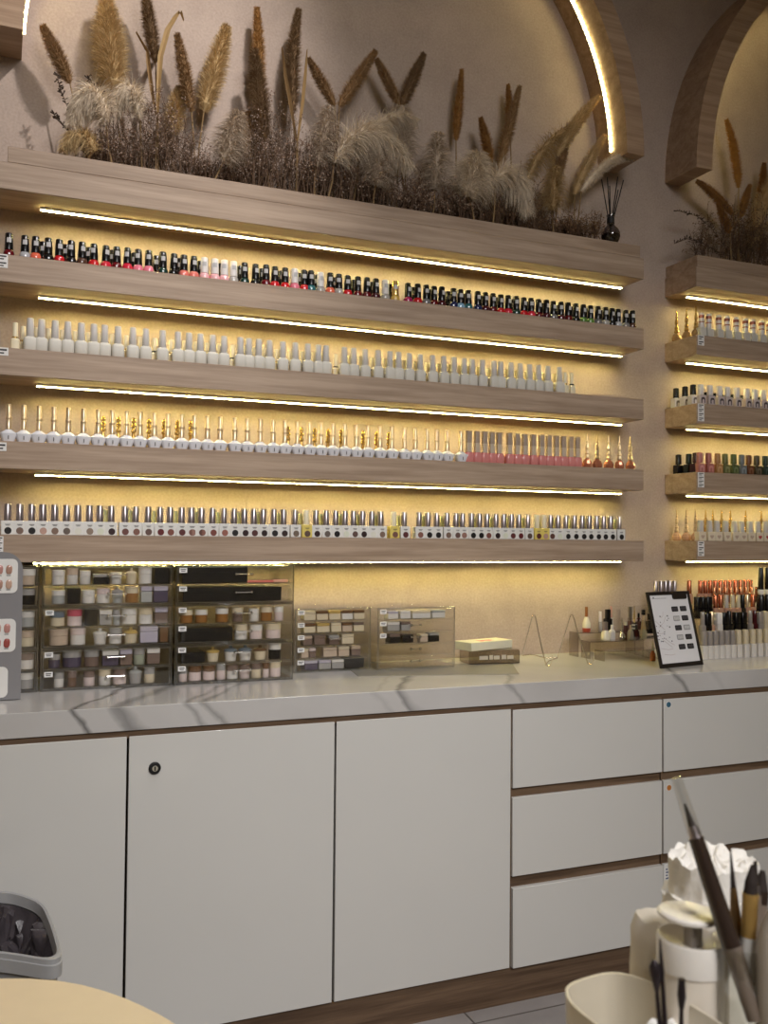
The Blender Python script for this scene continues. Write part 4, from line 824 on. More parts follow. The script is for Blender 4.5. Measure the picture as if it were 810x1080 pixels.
for i, p in enumerate(r4):
    w = at(p, 620, Y=-.098); g = i < 5
    sbottle(w.x, w.y, ZT + .1762, f'{"silver" if g else "rose gold"}-capped bottle on the top step of the stand, {nth(i + 1)} from left', GREYC if g else NUDEC, SILVER if g else ROSE, 'tallcap', 'metal-capped bottles on the top stand step', 1.03)
# extra row of rose-gold caps standing before the top row
for i, p in enumerate([753.5, 759.5, 765.5, 771, 776.5, 781.5, 787, 793, 798]):
    w = at(p, 630, Y=-.125)
    sbottle(w.x, w.y, ZT + .1762, f'nude bottle with champagne cap before the rose gold row, {nth(i + 1)} from left', NUDEC, mat('peach_gold_cap', (206, 148, 112), .22, metal=.8), 'tallcap', 'nude bottles before the rose gold row', .72)
# ------------------------------------------------------------------ reed diffuser
p = at(644, 247, Y=-.14)
t = thing('reed_diffuser', 'round glass reed diffuser with black sticks at the right end of the top shelf', 'diffuser', (p.x, p.y, ZS[1] + .0437))
obj('bottle', M().loft([(0, .016, .016), (.003, .022, .022), (.012, .029, .029), (.026, .0335, .0335), (.040, .0335, .0335), (.054, .027, .027), (.064, .017, .017), (.070, .0125, .0125), (.098, .0125, .0125), (.100, .015, .015), (.104, .015, .015)], 24), clear_mat('smoked_glass', (.42, .40, .42), .08), t)
obj('oil', M().loft([(.002, .014, .014), (.004, .021, .021), (.013, .028, .028), (.026, .0322, .0322), (.034, .0322, .0322)], 20), clear_mat('dark_oil', (.30, .26, .25), .03), t)
obj('collar', M().loft([(.074, .0132, .0132), (.095, .0132, .0132)], 18), MATTEBLACK, t)
for q, (tx, ty) in enumerate(((634.5, 189), (640.5, 187), (651.5, 186.5), (657.5, 190), (652, 200), (643, 196))):
    e_ = at(tx, ty, Y=p.y + (.015 if q % 2 else -.015)) - Vector(t.location)
    s_ = Vector((-(e_.x) * .22, -(e_.y) * .3, .012))
    obj('reed', M().tube([s_, e_], .0019, 7), MATTEBLACK, t)
# ------------------------------------------------------------------ pampas grass and dried filler on the top shelves
rp = random.Random(21)
def fibre(m, p, d, l, w, droop, nseg=3):
    """one thin curved blade"""
    side = d.cross(Vector((rp.uniform(-1, 1), rp.uniform(-1, 1), rp.uniform(-1, 1))))
    if side.length < 1e-4: return
    side = side.normalized(); vs = []; q = p.copy(); dd = d.copy()
    for i in range(nseg + 1):
        ww = w * (1 - i / nseg * .85); vs += [q - side * ww, q + side * ww]
        dd = (dd + Vector((0, 0, -droop / nseg))).normalized(); q = q + dd * (l / nseg)
    m.add(vs, [(i * 2, i * 2 + 1, i * 2 + 3, i * 2 + 2) for i in range(nseg)])
def curve_pts(a, b, bend, n=14):
    mid = (a + b) / 2 + bend; return [a * (1 - s) ** 2 + mid * (2 * s * (1 - s)) + b * s * s for s in (i / (n - 1) for i in range(n))]
PCOL = {}
def fluff_mat(name, c):
    if name not in PCOL: PCOL[name] = mat('plume_' + name, c, .85, var=.22, scale=60, spec=.1)
    return PCOL[name]
STEMM = mat('dry_stem', (142, 116, 80), .8)
SH1 = ZS[1] + .0436
def plume(label, base, root, tip, wpx, col, cc, bend=(0, 0, 0), n=900, fl=.026, droop=.4, y0=-.09, y1=-.09, shape='spike', dens=1., shz=SH1, grp='pampas stems on the left top shelf'):
    """base/root/tip: photo columns and rows of the stem foot, where the plume begins and its tip"""
    A = at(base[0], base[1], Y=y0); A.z = shz + .001
    B = at(root[0], root[1], Y=(y0 + y1) / 2); T_ = at(tip[0], tip[1], Y=y1)
    t = thing('pampas_stem', label, 'dried grass', A, group=grp)
    ax = [p_ - A for p_ in curve_pts(B, T_, Vector(bend))]
    obj('stem', M().tube([Vector((0, 0, 0)), (B - A) * .5 + Vector((rp.uniform(-.005, .005), 0, 0)), B - A, ax[4]], [.0028, .0024, .002, .0012], 6), STEMM, t)
    R = wpx * .0027 / 2
    m = M(); k = len(ax)
    core = [R * (.25 + .50 * math.sin(PI * min(1, (.14 + .80 * i / (k - 1))) ** .85)) * (1 if shape == 'spike' else .7) for i in range(k)]
    core[-1] = R * .24; core[0] = .003
    m.tube(ax, core, 7)
    if shape == 'spike': fl = R * 1.0; n = int(n * 4.6)
    for _ in range(int(n * dens)):
        s = rp.random() ** .9; f = s * (k - 1); i = min(k - 2, int(f)); p_ = ax[i].lerp(ax[i + 1], f - i); d = (ax[i + 1] - ax[i]).normalized()
        rr = core[i] * .75
        a = rp.uniform(0, 2 * PI); u = d.orthogonal().normalized(); v = d.cross(u); o = u * math.cos(a) + v * math.sin(a)
        taper = .45 + .75 * math.sin(PI * min(1, .15 + .85 * s) ** .9)
        spread = .72 if shape == 'spike' else .8
        fibre(m, p_ + o * rr, (d * (1 - spread * .55) + o * spread + Vector((rp.uniform(-.35, .35), rp.uniform(-.35, .35), rp.uniform(-.35, .35)))).normalized(), fl * taper * rp.uniform(.5, 1.1), rp.uniform(.0005, .0009) if shape == 'spike' else rp.uniform(.0006, .0011), droop, 3 if shape == 'fluff' else 2)
    obj('plume', m, fluff_mat(col, cc), t, smooth=False)
BR, TN, DK, LT = (158, 126, 90), (206, 178, 132), (134, 108, 80), (226, 210, 188)
P = plume
P('leftmost brown pampas spike leaning left beside the arch end', (95, 178), (74, 88), (45, 27), 13, 'brown', BR, fl=.020)
P('broad golden tan pampas plume behind the left fluffy heads', (130, 180), (120, 95), (112, 0), 27, 'tan', TN, n=1600, fl=.032, y0=-.07, y1=-.06)
P('dark slim spike rising right of the broad tan plume', (168, 185), (164, 66), (152, -14), 13, 'darkbrown', DK, fl=.018, y0=-.09, y1=-.1)
P('slim brown spike right of the curled dry leaf', (205, 190), (202, 118), (187, 36), 13, 'brown', BR, fl=.018)
P('tan pampas plume leaning right above the left filler', (208, 192), (215, 118), (239, 28), 20, 'tan', TN, fl=.026, n=1200)
P('golden spike rising highest beside the frosted-tip spike', (277, 200), (274, 95), (271, 8), 12, 'tan2', (176, 134, 82), fl=.018, y0=-.06, y1=-.06)
P('thick dark brown spike with pale frosted edge', (284, 205), (279, 150), (268, 52), 17, 'darkbrown', DK, fl=.020, n=1300, y0=-.11, y1=-.12)
P('upright brown spike with split dry leaf beside it', (312, 205), (309, 120), (315, 10), 14, 'darkbrown', DK, fl=.02, n=1200, bend=(-.02, 0, 0))
P('short brown spike leaning left at the left V pair', (362, 205), (353, 112), (325, 61), 11, 'brown', BR, fl=.016, n=700)
P('brown spike leaning right that tops the left V pair', (350, 205), (358, 112), (396, 54), 13, 'brown', BR, fl=.018, n=800)
P('short brown spike leaning left at the right V pair', (428, 212), (421, 110), (397, 62), 11, 'brown', BR, fl=.016, n=700)
P('brown spike leaning right that tops the right V pair', (418, 212), (423, 112), (447, 57), 13, 'darkbrown', DK, fl=.018, n=800)
P('slender tan-brown spike standing alone mid shelf', (482, 220), (481, 148), (487, 73), 10, 'gold', (158, 116, 68), fl=.014, n=700, y0=-.06, y1=-.06)
P('small brown spike behind the large white fluffy head', (522, 225), (518, 172), (507, 124), 11, 'gold', (158, 116, 68), fl=.015, n=600)
P('short upright brown spike hidden behind the tall leaning one', (540, 228), (538, 140), (536, 89), 9, 'gold', (158, 116, 68), fl=.013, n=500, y0=-.06, y1=-.06)
P('tall leaning brown spike right of the fluffy head', (522, 228), (526, 178), (548, 91), 12, 'brown', BR, fl=.016, n=900)
P('tan feathery spike reaching toward the arch LED end', (585, 238), (588, 165), (632, 102), 14, 'tan', TN, fl=.022, n=1000, bend=(-.02, 0, .02))
P('brown spike below the feathery spike near the arch end', (582, 236), (586, 192), (598, 148), 11, 'brown', BR, fl=.016, n=600)
P('tan spike just left of the reed diffuser', (605, 245), (606, 205), (638, 143), 13, 'tan', TN, fl=.018, n=800, bend=(-.012, 0, .012))
P('arched pale plume curling over above the reed diffuser', (606, 246), (613, 202), (668, 168), 12, 'light', LT, fl=.02, n=800, bend=(.02, 0, .10), droop=.9, y0=-.11, y1=-.13)
# fluffy drooping heads
FW_ = dict(shape='fluff', droop=1.5)
P('large pale fluffy head drooping over the left shelf end', (118, 182), (112, 132), (76, 132), 30, 'pale', LT, fl=.06, n=2600, bend=(.0, 0, .17), y0=-.15, y1=-.165, **FW_)
P('pale fluffy head right of the leftmost drooping one', (150, 184), (148, 126), (122, 118), 22, 'pale', LT, fl=.055, n=1700, bend=(.0, 0, .15), y0=-.13, y1=-.145, **FW_)
P('grey fluffy tuft above the dark filler left of centre', (226, 194), (235, 172), (252, 118), 26, 'ash', (196, 178, 158), fl=.06, n=1900, y0=-.15, y1=-.155, **FW_)
P('sweeping feathery plume curving right mid shelf', (346, 205), (352, 172), (432, 176), 24, 'pale', LT, fl=.085, n=2600, bend=(-.02, 0, .2), y0=-.15, y1=-.165, **FW_)
P('second feathery plume below the right V pair', (372, 210), (378, 160), (440, 128), 18, 'pale', LT, fl=.06, n=1500, bend=(-.02, 0, .1), y0=-.1, y1=-.12, **FW_)
P('fluffy plume standing straight below the right V pair', (428, 214), (428, 170), (424, 112), 26, 'ash', (176, 158, 138), fl=.06, n=1500, y0=-.1, y1=-.1, **FW_)
P('huge whitish fluffy head right of the shelf centre', (500, 226), (494, 208), (505, 162), 46, 'pale', LT, fl=.08, n=3200, y0=-.158, y1=-.165, **FW_)
P('whitish fluffy head slumping right toward the shelf edge', (520, 232), (522, 190), (556, 224), 30, 'pale', LT, fl=.075, n=2600, bend=(.02, 0, .12), y0=-.158, y1=-.165, **FW_)
P('feathery leaf-like plume fanning right before the arch end', (556, 236), (557, 190), (606, 132), 17, 'straw', (186, 158, 116), fl=.05, n=1100, bend=(-.05, 0, .03), y0=-.09, y1=-.09, **FW_)
P('grey feathery tuft right of the split dry leaves', (332, 204), (334, 176), (348, 112), 22, 'ash', (176, 158, 138), fl=.055, n=1500, y0=-.12, y1=-.13, **FW_)
P('low ash-grey fluffy tuft under the left V pair', (394, 212), (396, 196), (402, 150), 28, 'ash', (176, 158, 138), fl=.06, n=1900, y0=-.15, y1=-.16, **FW_)
P('ash fluffy tuft right of the right V pair', (456, 219), (458, 200), (462, 140), 26, 'ash', (176, 158, 138), fl=.06, n=1800, y0=-.13, y1=-.14, **FW_)
P('straw-coloured soft tuft right of the slumping whitish head', (584, 243), (582, 222), (586, 176), 26, 'straw', (186, 158, 116), fl=.055, n=1600, y0=-.13, y1=-.14, **FW_)
P('tan soft plume behind the curled dry leaf', (182, 188), (182, 142), (190, 92), 17, 'tan', TN, n=900, y0=-.06, y1=-.06)
P('brown bushy plume under the golden highest spike', (258, 200), (258, 178), (262, 118), 24, 'brown', BR, fl=.05, n=1500, y0=-.08, y1=-.08, **FW_)
P('tan drooping tuft at the far left shelf end', (92, 178), (100, 160), (66, 158), 18, 'tan', TN, fl=.05, n=1200, bend=(0, 0, .09), y0=-.15, y1=-.16, **FW_)
# curled dry leaves
def leaf(label, pts, wpx, y, col):
    P_ = [at(a, b, Y=y) for a, b in pts]; A = P_[0].copy(); A.z = SH1 + .001
    t = thing('dried_leaf', label, 'dried leaf', A, group='dried leaves on the left top shelf')
    vs = []
    n = len(P_)
    for i, p_ in enumerate(P_):
        w_ = wpx * .0031 / 2 * math.sin(PI * min(.97, .12 + .86 * i / (n - 1))); w_ *= .5; jg = rp.uniform(-.003, .003); vs += [p_ - A + Vector((-w_ + jg, -.004, 0)), p_ - A + Vector((jg, .004, 0)), p_ - A + Vector((w_ + jg, -.004, .002))]
    m = M().add(vs, [(i * 3 + k, i * 3 + k + 1, i * 3 + 4 + k, i * 3 + 3 + k) for i in range(n - 1) for k in (0, 1)])
    vs2 = [Vector(v) + Vector((0, .0009, 0)) for v in vs]
    m.add(vs2, [(i * 3 + k, i * 3 + 3 + k, i * 3 + 4 + k, i * 3 + k + 1) for i in range(n - 1) for k in (0, 1)])
    obj('blade', m, mat('straw_leaf_' + col, {'a': (180, 152, 108), 'b': (150, 122, 84)}[col], .75), t)
    obj('stalk', M().tube([(0, 0, 0), (P_[0] - A) * .6, P_[0] - A], .002, 6), STEMM, t)
leaf('long curled straw-coloured leaf left of centre', ((167, 120), (166, 90), (170, 60), (177, 32), (185, 18), (190, 12), (194, 22)), 11, -.115, 'a')
leaf('straw leaf crossing the curled one low down', ((165, 130), (160, 95), (157, 66), (155, 55), (143, 34)), 8, -.12, 'b')
leaf('split dry leaf left of the upright brown spike', ((313, 150), (306, 110), (300, 80), (297, 50)), 8, -.125, 'b')
leaf('split dry leaf right of the upright brown spike', ((314, 150), (318, 110), (321, 80), (323, 52)), 8, -.125, 'a')
# right-hand bay
G2 = 'pampas stems on the right top shelf'
P('tall tan pampas spike on the right-hand top shelf', (779, 270), (779, 198), (766, 126), 11, 'gold', (158, 116, 68), fl=.018, n=900, grp=G2, bend=(.02, 0, .02), y0=-.1, y1=-.09)
P('brown spike leaning left on the right-hand top shelf', (782, 272), (773, 226), (735, 191), 11, 'gold', (158, 116, 68), fl=.018, n=700, grp=G2, bend=(0, 0, .02), y0=-.1, y1=-.11)
P('short brown spike leaning right on the right-hand top shelf', (778, 272), (780, 230), (791, 195), 10, 'gold', (158, 116, 68), fl=.016, n=600, grp=G2)
P('broad tan plume at the photo edge on the right-hand shelf', (795, 274), (797, 240), (816, 180), 18, 'tan', TN, fl=.03, n=900, grp=G2)
P('pale arched plume low at the photo edge, right-hand shelf', (790, 275), (792, 262), (818, 236), 14, 'straw', (186, 158, 116), fl=.04, n=700, grp=G2, bend=(-.02, 0, .06), shape='fluff', droop=1.2)
P('tan spike rising just inside the photo edge, right-hand shelf', (800, 274), (802, 222), (806, 172), 11, 'gold', (158, 116, 68), fl=.018, n=700, grp=G2, y0=-.07, y1=-.07)
P('small golden plume low between the right-hand spikes', (772, 272), (770, 246), (757, 214), 10, 'gold', (158, 116, 68), fl=.018, n=500, grp=G2, y0=-.12, y1=-.13)
def filler(name, label, x0, x1, n, hmin, hmax, cc, cc2, thick, seed, ymin=-.155, ymax=-.03, ends=True):
    r = random.Random(seed); t = thing(name, label, 'dried flowers', ((x0 + x1) / 2, -.09, SH1)); t['kind'] = 'stuff'
    st = M(); bd = M(); bd2 = M(); O = Vector(((x0 + x1) / 2, -.09, SH1))
    for _ in range(n):
        x = r.uniform(x0, x1); y = r.uniform(ymin, ymax); h = r.uniform(hmin, hmax) * (.85 + .9 * noise.noise((x * 6.1, 1.7, seed)))
        p0 = Vector((x, y, SH1)) - O; lean = Vector((r.gauss(0, .22), r.gauss(-.06, .12), 1)).normalized()
        tip = p0 + lean * h; mid = (p0 + tip) / 2 + Vector((r.uniform(-.01, .01), 0, 0))
        st.tube([p0, mid, tip], [.0012, .001, .0006], 3, cap=False)
        for b in range(r.randint(8, 15)):
            s = r.uniform(.25, 1); q = p0.lerp(tip, s); d = Vector((r.uniform(-1, 1), r.uniform(-1, 1), r.uniform(.1, 1.2))).normalized(); l = r.uniform(.012, .04) * thick
            e_ = q + d * l; st.tube([q, e_], [.0007, .0004], 3, cap=False)
            for k in range(r.randint(2, 5)):
                c_ = e_ + Vector((r.gauss(0, .004), r.gauss(0, .004), r.gauss(0, .005))); z_ = r.uniform(.0018, .0042)
                a, b_ = Vector((r.uniform(-1, 1), r.uniform(-1, 1), r.uniform(-1, 1))).normalized() * z_, Vector((r.uniform(-1, 1), r.uniform(-1, 1), r.uniform(-1, 1))).normalized() * z_
                c3 = a.cross(b_) / z_
                (bd if r.random() < .6 else bd2).add([c_ - a, c_ + b_, c_ + a * .8, c_ + c3], [(0, 1, 2), (0, 3, 1), (1, 3, 2), (2, 3, 0)])
    obj('twigs', st, mat('dry_twig', (96, 74, 56), .85), t, smooth=False); obj('buds', bd, mat('bud_' + name + str(seed), cc, .85, var=.25), t, smooth=False); obj('pale_buds', bd2, mat('palebud_' + name + str(seed), cc2, .85, var=.25), t, smooth=False)
filler('dried_filler', 'dense dark dried filler flowers along the left half of the top shelf', .22, 1.0, 380, .07, .225, (132, 104, 84), (188, 166, 150), 1., 5)
filler('dried_filler', 'dried filler flowers under the right V pair on the top shelf', 1.0, 1.47, 220, .06, .20, (132, 104, 84), (190, 168, 150), 1., 6)
filler('dried_filler', 'brown dried filler sprigs left of the reed diffuser', 1.47, 1.93, 220, .06, .175, (120, 90, 62), (146, 118, 90), .9, 7)
filler('dried_filler', 'thin dried sprigs on the right-hand top shelf', 2.40, 2.85, 110, .08, .24, (96, 72, 48), (122, 94, 64), 1.2, 8, ymin=-.14, ymax=-.05)
def sprig(label, pts, y, seed):
    r = random.Random(seed); P_ = [at(a, b, Y=y) for a, b in pts]; A = P_[0].copy(); A.z = SH1 + .001
    t = thing('dried_sprig', label, 'dried flowers', A); Q = [Vector((0, 0, 0))] + [p_ - A for p_ in P_]
    obj('stem', M().tube(Q, .0011, 5), mat('dry_twig', (96, 74, 56), .85), t)
    m = M()
    for i in range(1, len(Q) - 1):
        for _ in range(16):
            q = Q[i].lerp(Q[i + 1], r.random()); d = Vector((r.uniform(-1, 1), r.uniform(-1, 1), r.uniform(-.2, 1))).normalized()
            m.tube([q, q + d * r.uniform(.006, .016)], [.0012, .0024], 4)
    obj('buds', m, mat('dark_bud', (70, 56, 46), .85), t, smooth=False)
sprig('dark budded sprig sticking up by the leftmost spike', ((80, 150), (72, 115), (63, 92), (60, 78)), -.12, 3)
sprig('dark budded sprig at the far left of the top shelf', ((92, 165), (72, 138), (60, 126), (57, 120)), -.13, 4)
sprig('dark budded sprig behind the left drooping head', ((120, 120), (112, 104), (100, 90), (90, 80)), -.08, 5)
sprig('thin sprig reaching left on the right-hand top shelf', ((770, 268), (750, 240), (735, 228), (714, 222)), -.11, 6)
sprig('low thin sprig reaching left on the right-hand shelf', ((765, 270), (740, 256), (725, 252), (711, 257)), -.12, 7)
# ------------------------------------------------------------------ waste bin
def smooth_loop(pts, it=3):
    pts = [Vector((a, b, 0)) for a, b in pts]
    for _ in range(it):
        o = []
        for i, p_ in enumerate(pts):
            q = pts[(i + 1) % len(pts)]; o += [p_.lerp(q, .2), p_.lerp(q, .8)]
        pts = o
    return pts
BZ = .54
core = [(-.16, -.60), (.03, -.668), (.098, -.765), (.113, -.9), (.122, -1.076), (.0125, -.985), (-.15, -.90)]
lp = smooth_loop(core); cen = Vector((-.01, -.80, 0))
def ring(sc, z): return [((p_ - cen) * sc + cen).to_tuple()[:2] + (z,) for p_ in lp]
def ringloft(levels):
    m = M(); n = len(lp); vs = []
    for sc, z in levels: vs += ring(sc, z)
    m.add(vs, [(k * n + i, k * n + (i + 1) % n, (k + 1) * n + (i + 1) % n, (k + 1) * n + i) for k in range(len(levels) - 1) for i in range(n)]); return m
GREYP = mat('grey_bin_plastic', (146, 146, 148), .4, var=.02)
t = thing('waste_bin', 'open grey plastic waste bin with black liner before the cabinets', 'bin', (cen.x, cen.y, 0))
off = Matrix.Translation((-cen.x, -cen.y, 0))
m = ringloft([(.72, 0), (.72, .001), (.955, BZ - .03), (.94, BZ - .03), (.70, .012)]); n = len(lp); m.add(ring(.70, .012), [tuple(range(n))]); m.add(ring(.72, 0), [tuple(range(n))[::-1]]); obj('bin_body', m.xf(off), GREYP, t)
obj('rim', ringloft([(.95, BZ - .035), (1.0, BZ - .035), (1.0, BZ - .012), (.985, BZ - .011), (.985, BZ - .002), (.965, BZ), (.93, BZ - .002), (.90, BZ - .022), (.915, BZ - .024), (.95, BZ - .035)]).xf(off), mat('pale_grey_rim', (168, 168, 170), .35, var=.02), t, 'pale grey rim')
m = M(); vs = []; lv = [(.905, BZ - .018), (.90, BZ - .035)] + [(.89 - .89 * (k / 22) ** 1.15, BZ - .035 - .075 * math.sin(min(1, k / 9) * PI / 2)) for k in range(1, 22)]
big = []
for i in range(n):
    a, b = Vector(lp[i]), Vector(lp[(i + 1) % n]); big += [a, a.lerp(b, .5)]
nb_ = len(big)
for k, (sc, z) in enumerate(lv):
    for p_ in big:
        v = (p_ - cen) * sc + cen; am = min(1, k / 4)
        d = (.05 * (abs(noise.noise((v.x * 16, v.y * 16, z * 14))) * 2 - .5) + .034 * (abs(noise.noise((v.x * 38, v.y * 38, z * 30))) * 2 - .5)) * am
        q_ = cen - v; q_ = q_.normalized() if q_.length > .01 else Vector((0, 0, 0)); vs.append((v.x + q_.x * abs(d) * .8, v.y + q_.y * abs(d) * .8, min(BZ - .025, z + d)))
m.add(vs, [(k * nb_ + i, k * nb_ + (i + 1) % nb_, (k + 1) * nb_ + (i + 1) % nb_, (k + 1) * nb_ + i) for k in range(len(lv) - 1) for i in range(nb_)] + [tuple((len(lv) - 1) * nb_ + i for i in range(nb_))])
obj('bin_liner', m.xf(off), mat('black_bin_bag', (76, 70, 74), .2, bump=.4, scale=60), t, 'crumpled black liner')
# ------------------------------------------------------------------ tan table in the near corner
t = thing('manicure_table', 'tan round-cornered table top at the near left corner', 'table', (0, 0, 0))
edge = [(.009, -1.641), (.04, -1.653), (.07, -1.670), (.097, -1.692), (.119, -1.716), (.139, -1.742), (.155, -1.767), (.170, -1.793), (.182, -1.818), (.204, -1.875), (.218, -1.94), (.225, -2.02), (.225, -2.30), (-.75, -2.30), (-.75, -1.66), (-.6, -1.63), (-.3, -1.61), (-.12, -1.615), (-.05, -1.627)]
edge = edge[::-1]
obj('table_top', M().prism(edge, .752, .780, 'XY'), TAN, t, ang=50)
for x, y in ((-.70, -2.24), (.16, -2.24), (-.70, -1.74), (.05, -1.80)): obj('leg', M().box(x - .02, x + .02, y - .02, y + .02, 0, .7515, b=.002), WHITE, t)
# ------------------------------------------------------------------ tool trolley and things on it
TZ = .87
t = thing('tool_trolley', 'white two-tier trolley carrying brushes and wipes', 'trolley', (.56, -2.3, 0))
obj('top_tray', M().box(-.25, .26, -.22, .17, TZ - .025, TZ - .001, b=.003), WHITE, t)
obj('lower_tray', M().box(-.25, .26, -.22, .17, .30, .325, b=.003), WHITE, t)
for sx in (-.235, .245):
    for sy in (-.205, .155): obj('leg', M().tube([(sx, sy, 0), (sx, sy, TZ - .025)], .011, 10), CHROME, t)
# cream organiser tub
A = at(591, 1024, Z=.988)
t = thing('organiser_tub', 'cream rounded organiser tub with a folded tissue at the near right', 'tub', (0, 0, TZ))
o_ = [(.378, -2.245), (.452, -2.236), (.462, -2.36), (.388, -2.372)]
lp2 = smooth_loop(o_, 4); c2_ = Vector((.42, -2.30, 0)); n2 = len(lp2)
def rl2(levels):
    m = M(); vs = []
    for sc, z in levels: vs += [((p_ - c2_) * sc + c2_).to_tuple()[:2] + (z,) for p_ in lp2]
    m.add(vs, [(k * n2 + i, k * n2 + (i + 1) % n2, (k + 1) * n2 + (i + 1) % n2, (k + 1) * n2 + i) for k in range(len(levels) - 1) for i in range(n2)])
    m.add(vs[-n2:], [tuple(range(n2))]); m.add(vs[:n2], [tuple(range(n2))[::-1]]); return m
obj('tub_wall', rl2([(.93, 0.0), (1.0, .01), (1.06, .100), (1.06, .103), (1.02, .103), (.95, .012), (.93, .006)]), mat('cream_plastic', (218, 208, 188), .35), t)
t = thing('folded_tissue', 'white folded tissue in the cream organiser tub', 'tissue', (.425, -2.315, TZ + .0075))
m = M(); q = 14; vs = []
for i in range(q + 1):
    for j in range(q + 1):
        u, v = i / q - .5, j / q - .5; vs.append((u * .06, v * .075, .08 + .014 * noise.noise((u * 7, v * 7, 3)) - .05 * max(0, abs(v) * 2 - .7)))
m.add(vs, [(i * (q + 1) + j, (i + 1) * (q + 1) + j, (i + 1) * (q + 1) + j + 1, i * (q + 1) + j + 1) for i in range(q) for j in range(q)])
m.box(-.03, .03, -.036, .036, 0, .05, b=.006); obj('tissue_fold', m, PAPER, t)
# paper towel roll
pb = at(752, 960, D=.80)
t = thing('paper_towel_roll', 'white embossed paper towel roll standing behind the brushes', 'paper roll', (pb.x, pb.y, TZ))
def roll(r, z0, z1, seed, nz=16, na=72):
    m = M(); vs = []
    for k in range(nz + 1):
        for i in range(na):
            a = 2 * PI * i / na; z = z0 + (z1 - z0) * k / nz
            d = .0034 * noise.noise((math.cos(a) * 6, math.sin(a) * 6, z * 110)) + .0024 * noise.noise((math.cos(a) * 22 + seed, math.sin(a) * 22, z * 380)); zz_ = z + (.007 * noise.noise((math.cos(a) * 4, math.sin(a) * 4, seed)) if k == nz else 0)
            vs.append(((r + d) * math.cos(a), (r + d) * math.sin(a), zz_))
    m.add(vs, [(k * na + i, k * na + (i + 1) % na, (k + 1) * na + (i + 1) % na, (k + 1) * na + i) for k in range(nz) for i in range(na)]); m.add(vs[:na], [tuple(range(na))[::-1]])
    prev = vs[-na:]
    for q in range(1, 7):
        f = 1 - q / 7; cur = []
        for i in range(na):
            x_, y_, z_ = vs[-na + i]; cur.append((x_ * f, y_ * f, z_ + .006 * noise.noise((x_ * f * 60, y_ * f * 60, seed)) + .005 * noise.noise((x_ * f * 160, y_ * f * 160, seed)) - .003 * (q % 2)))
        m.add(prev + cur, [(i, (i + 1) % na, na + (i + 1) % na, na + i) for i in range(na)]); prev = cur
    m.add(prev, [tuple(range(na))]); return m
TOWEL = mat('embossed_tissue_paper', (240, 236, 230), .8, bump=.5, scale=140, var=.04)
rz_ = pb.z
topz = at(745, 905, D=.80).z - TZ
obj('roll_body', roll(.0365, 0, topz, 2.), TOWEL, t); obj('loose_sheet', roll(.0415, 0, topz - .028, 5.), TOWEL, t)
# wipes dispenser with flip lid and pump
pc = at(731, 986, D=.68); dz = pc.z - TZ
t = thing('pump_dispenser', 'white round pump dispenser with a raised round press plate', 'dispenser', (pc.x, pc.y, TZ))
MILK = mat('milky_plastic', (232, 222, 208), .3, var=.02)
obj('bottle', M().loft([(0, .023, .023), (.003, .0250, .0250), (dz - .022, .0250, .0250), (dz - .018, .0245, .0245)], 36), MILK, t)
obj('dish_top', M().loft([(dz - .022, .0262, .0262), (dz - .002, .0262, .0262), (dz, .0252, .0252), (dz - .001, .0232, .0232), (dz - .005, .018, .018), (dz - .007, .006, .006)], 40, cap=True), mat('white_dish', (238, 232, 224), .2), t)
obj('pump_nub', M().loft([(dz - .009, .0056, .0056), (dz + .011, .0052, .0052), (dz + .0125, .0050, .0050)], 16, 5), mat('grey_pump_nub', (150, 142, 136), .35), t)
ax = Matrix.Translation((-.003, .002, dz + .0126)) @ Matrix.Rotation(.05, 4, 'Y')
obj('press_plate', M().loft([(0, .0205, .0205), (.001, .0220, .0220), (.003, .0220, .0220), (.0045, .0205, .0205)], 36, axis=ax).loft([(.0046, .006, .006), (.0052, .005, .005)], 16, axis=ax), mat('white_dish', (238, 232, 224), .2), t, 'raised round press plate')
# crumpled cotton pad pack left of the dispenser
pk = at(694, 990, D=.72); t = thing('cotton_pad_stack', 'cream crumpled cotton pad stack left of the pump dispenser', 'cotton pads', (pk.x, pk.y, TZ))
m = M(); vs = []; na = 28; nz = 14; hh = pk.z + .018 - TZ
for k in range(nz + 1):
    for i in range(na):
        a = 2 * PI * i / na; z = hh * k / nz; r_ = .0205 + .002 * noise.noise((math.cos(a) * 3, math.sin(a) * 3, z * 60)) - (.004 if k == nz else 0)
        vs.append((r_ * math.cos(a), r_ * math.sin(a), z + .004 * noise.noise((math.cos(a) * 2, math.sin(a) * 2, 9)) * (k == nz)))
m.add(vs, [(k * na + i, k * na + (i + 1) % na, (k + 1) * na + (i + 1) % na, (k + 1) * na + i) for k in range(nz) for i in range(na)] + [tuple(range(na))[::-1], tuple(nz * na + i for i in range(na))])
obj('pads', m, mat('cream_cotton', (228, 220, 208), .85, bump=.3, scale=90), t)
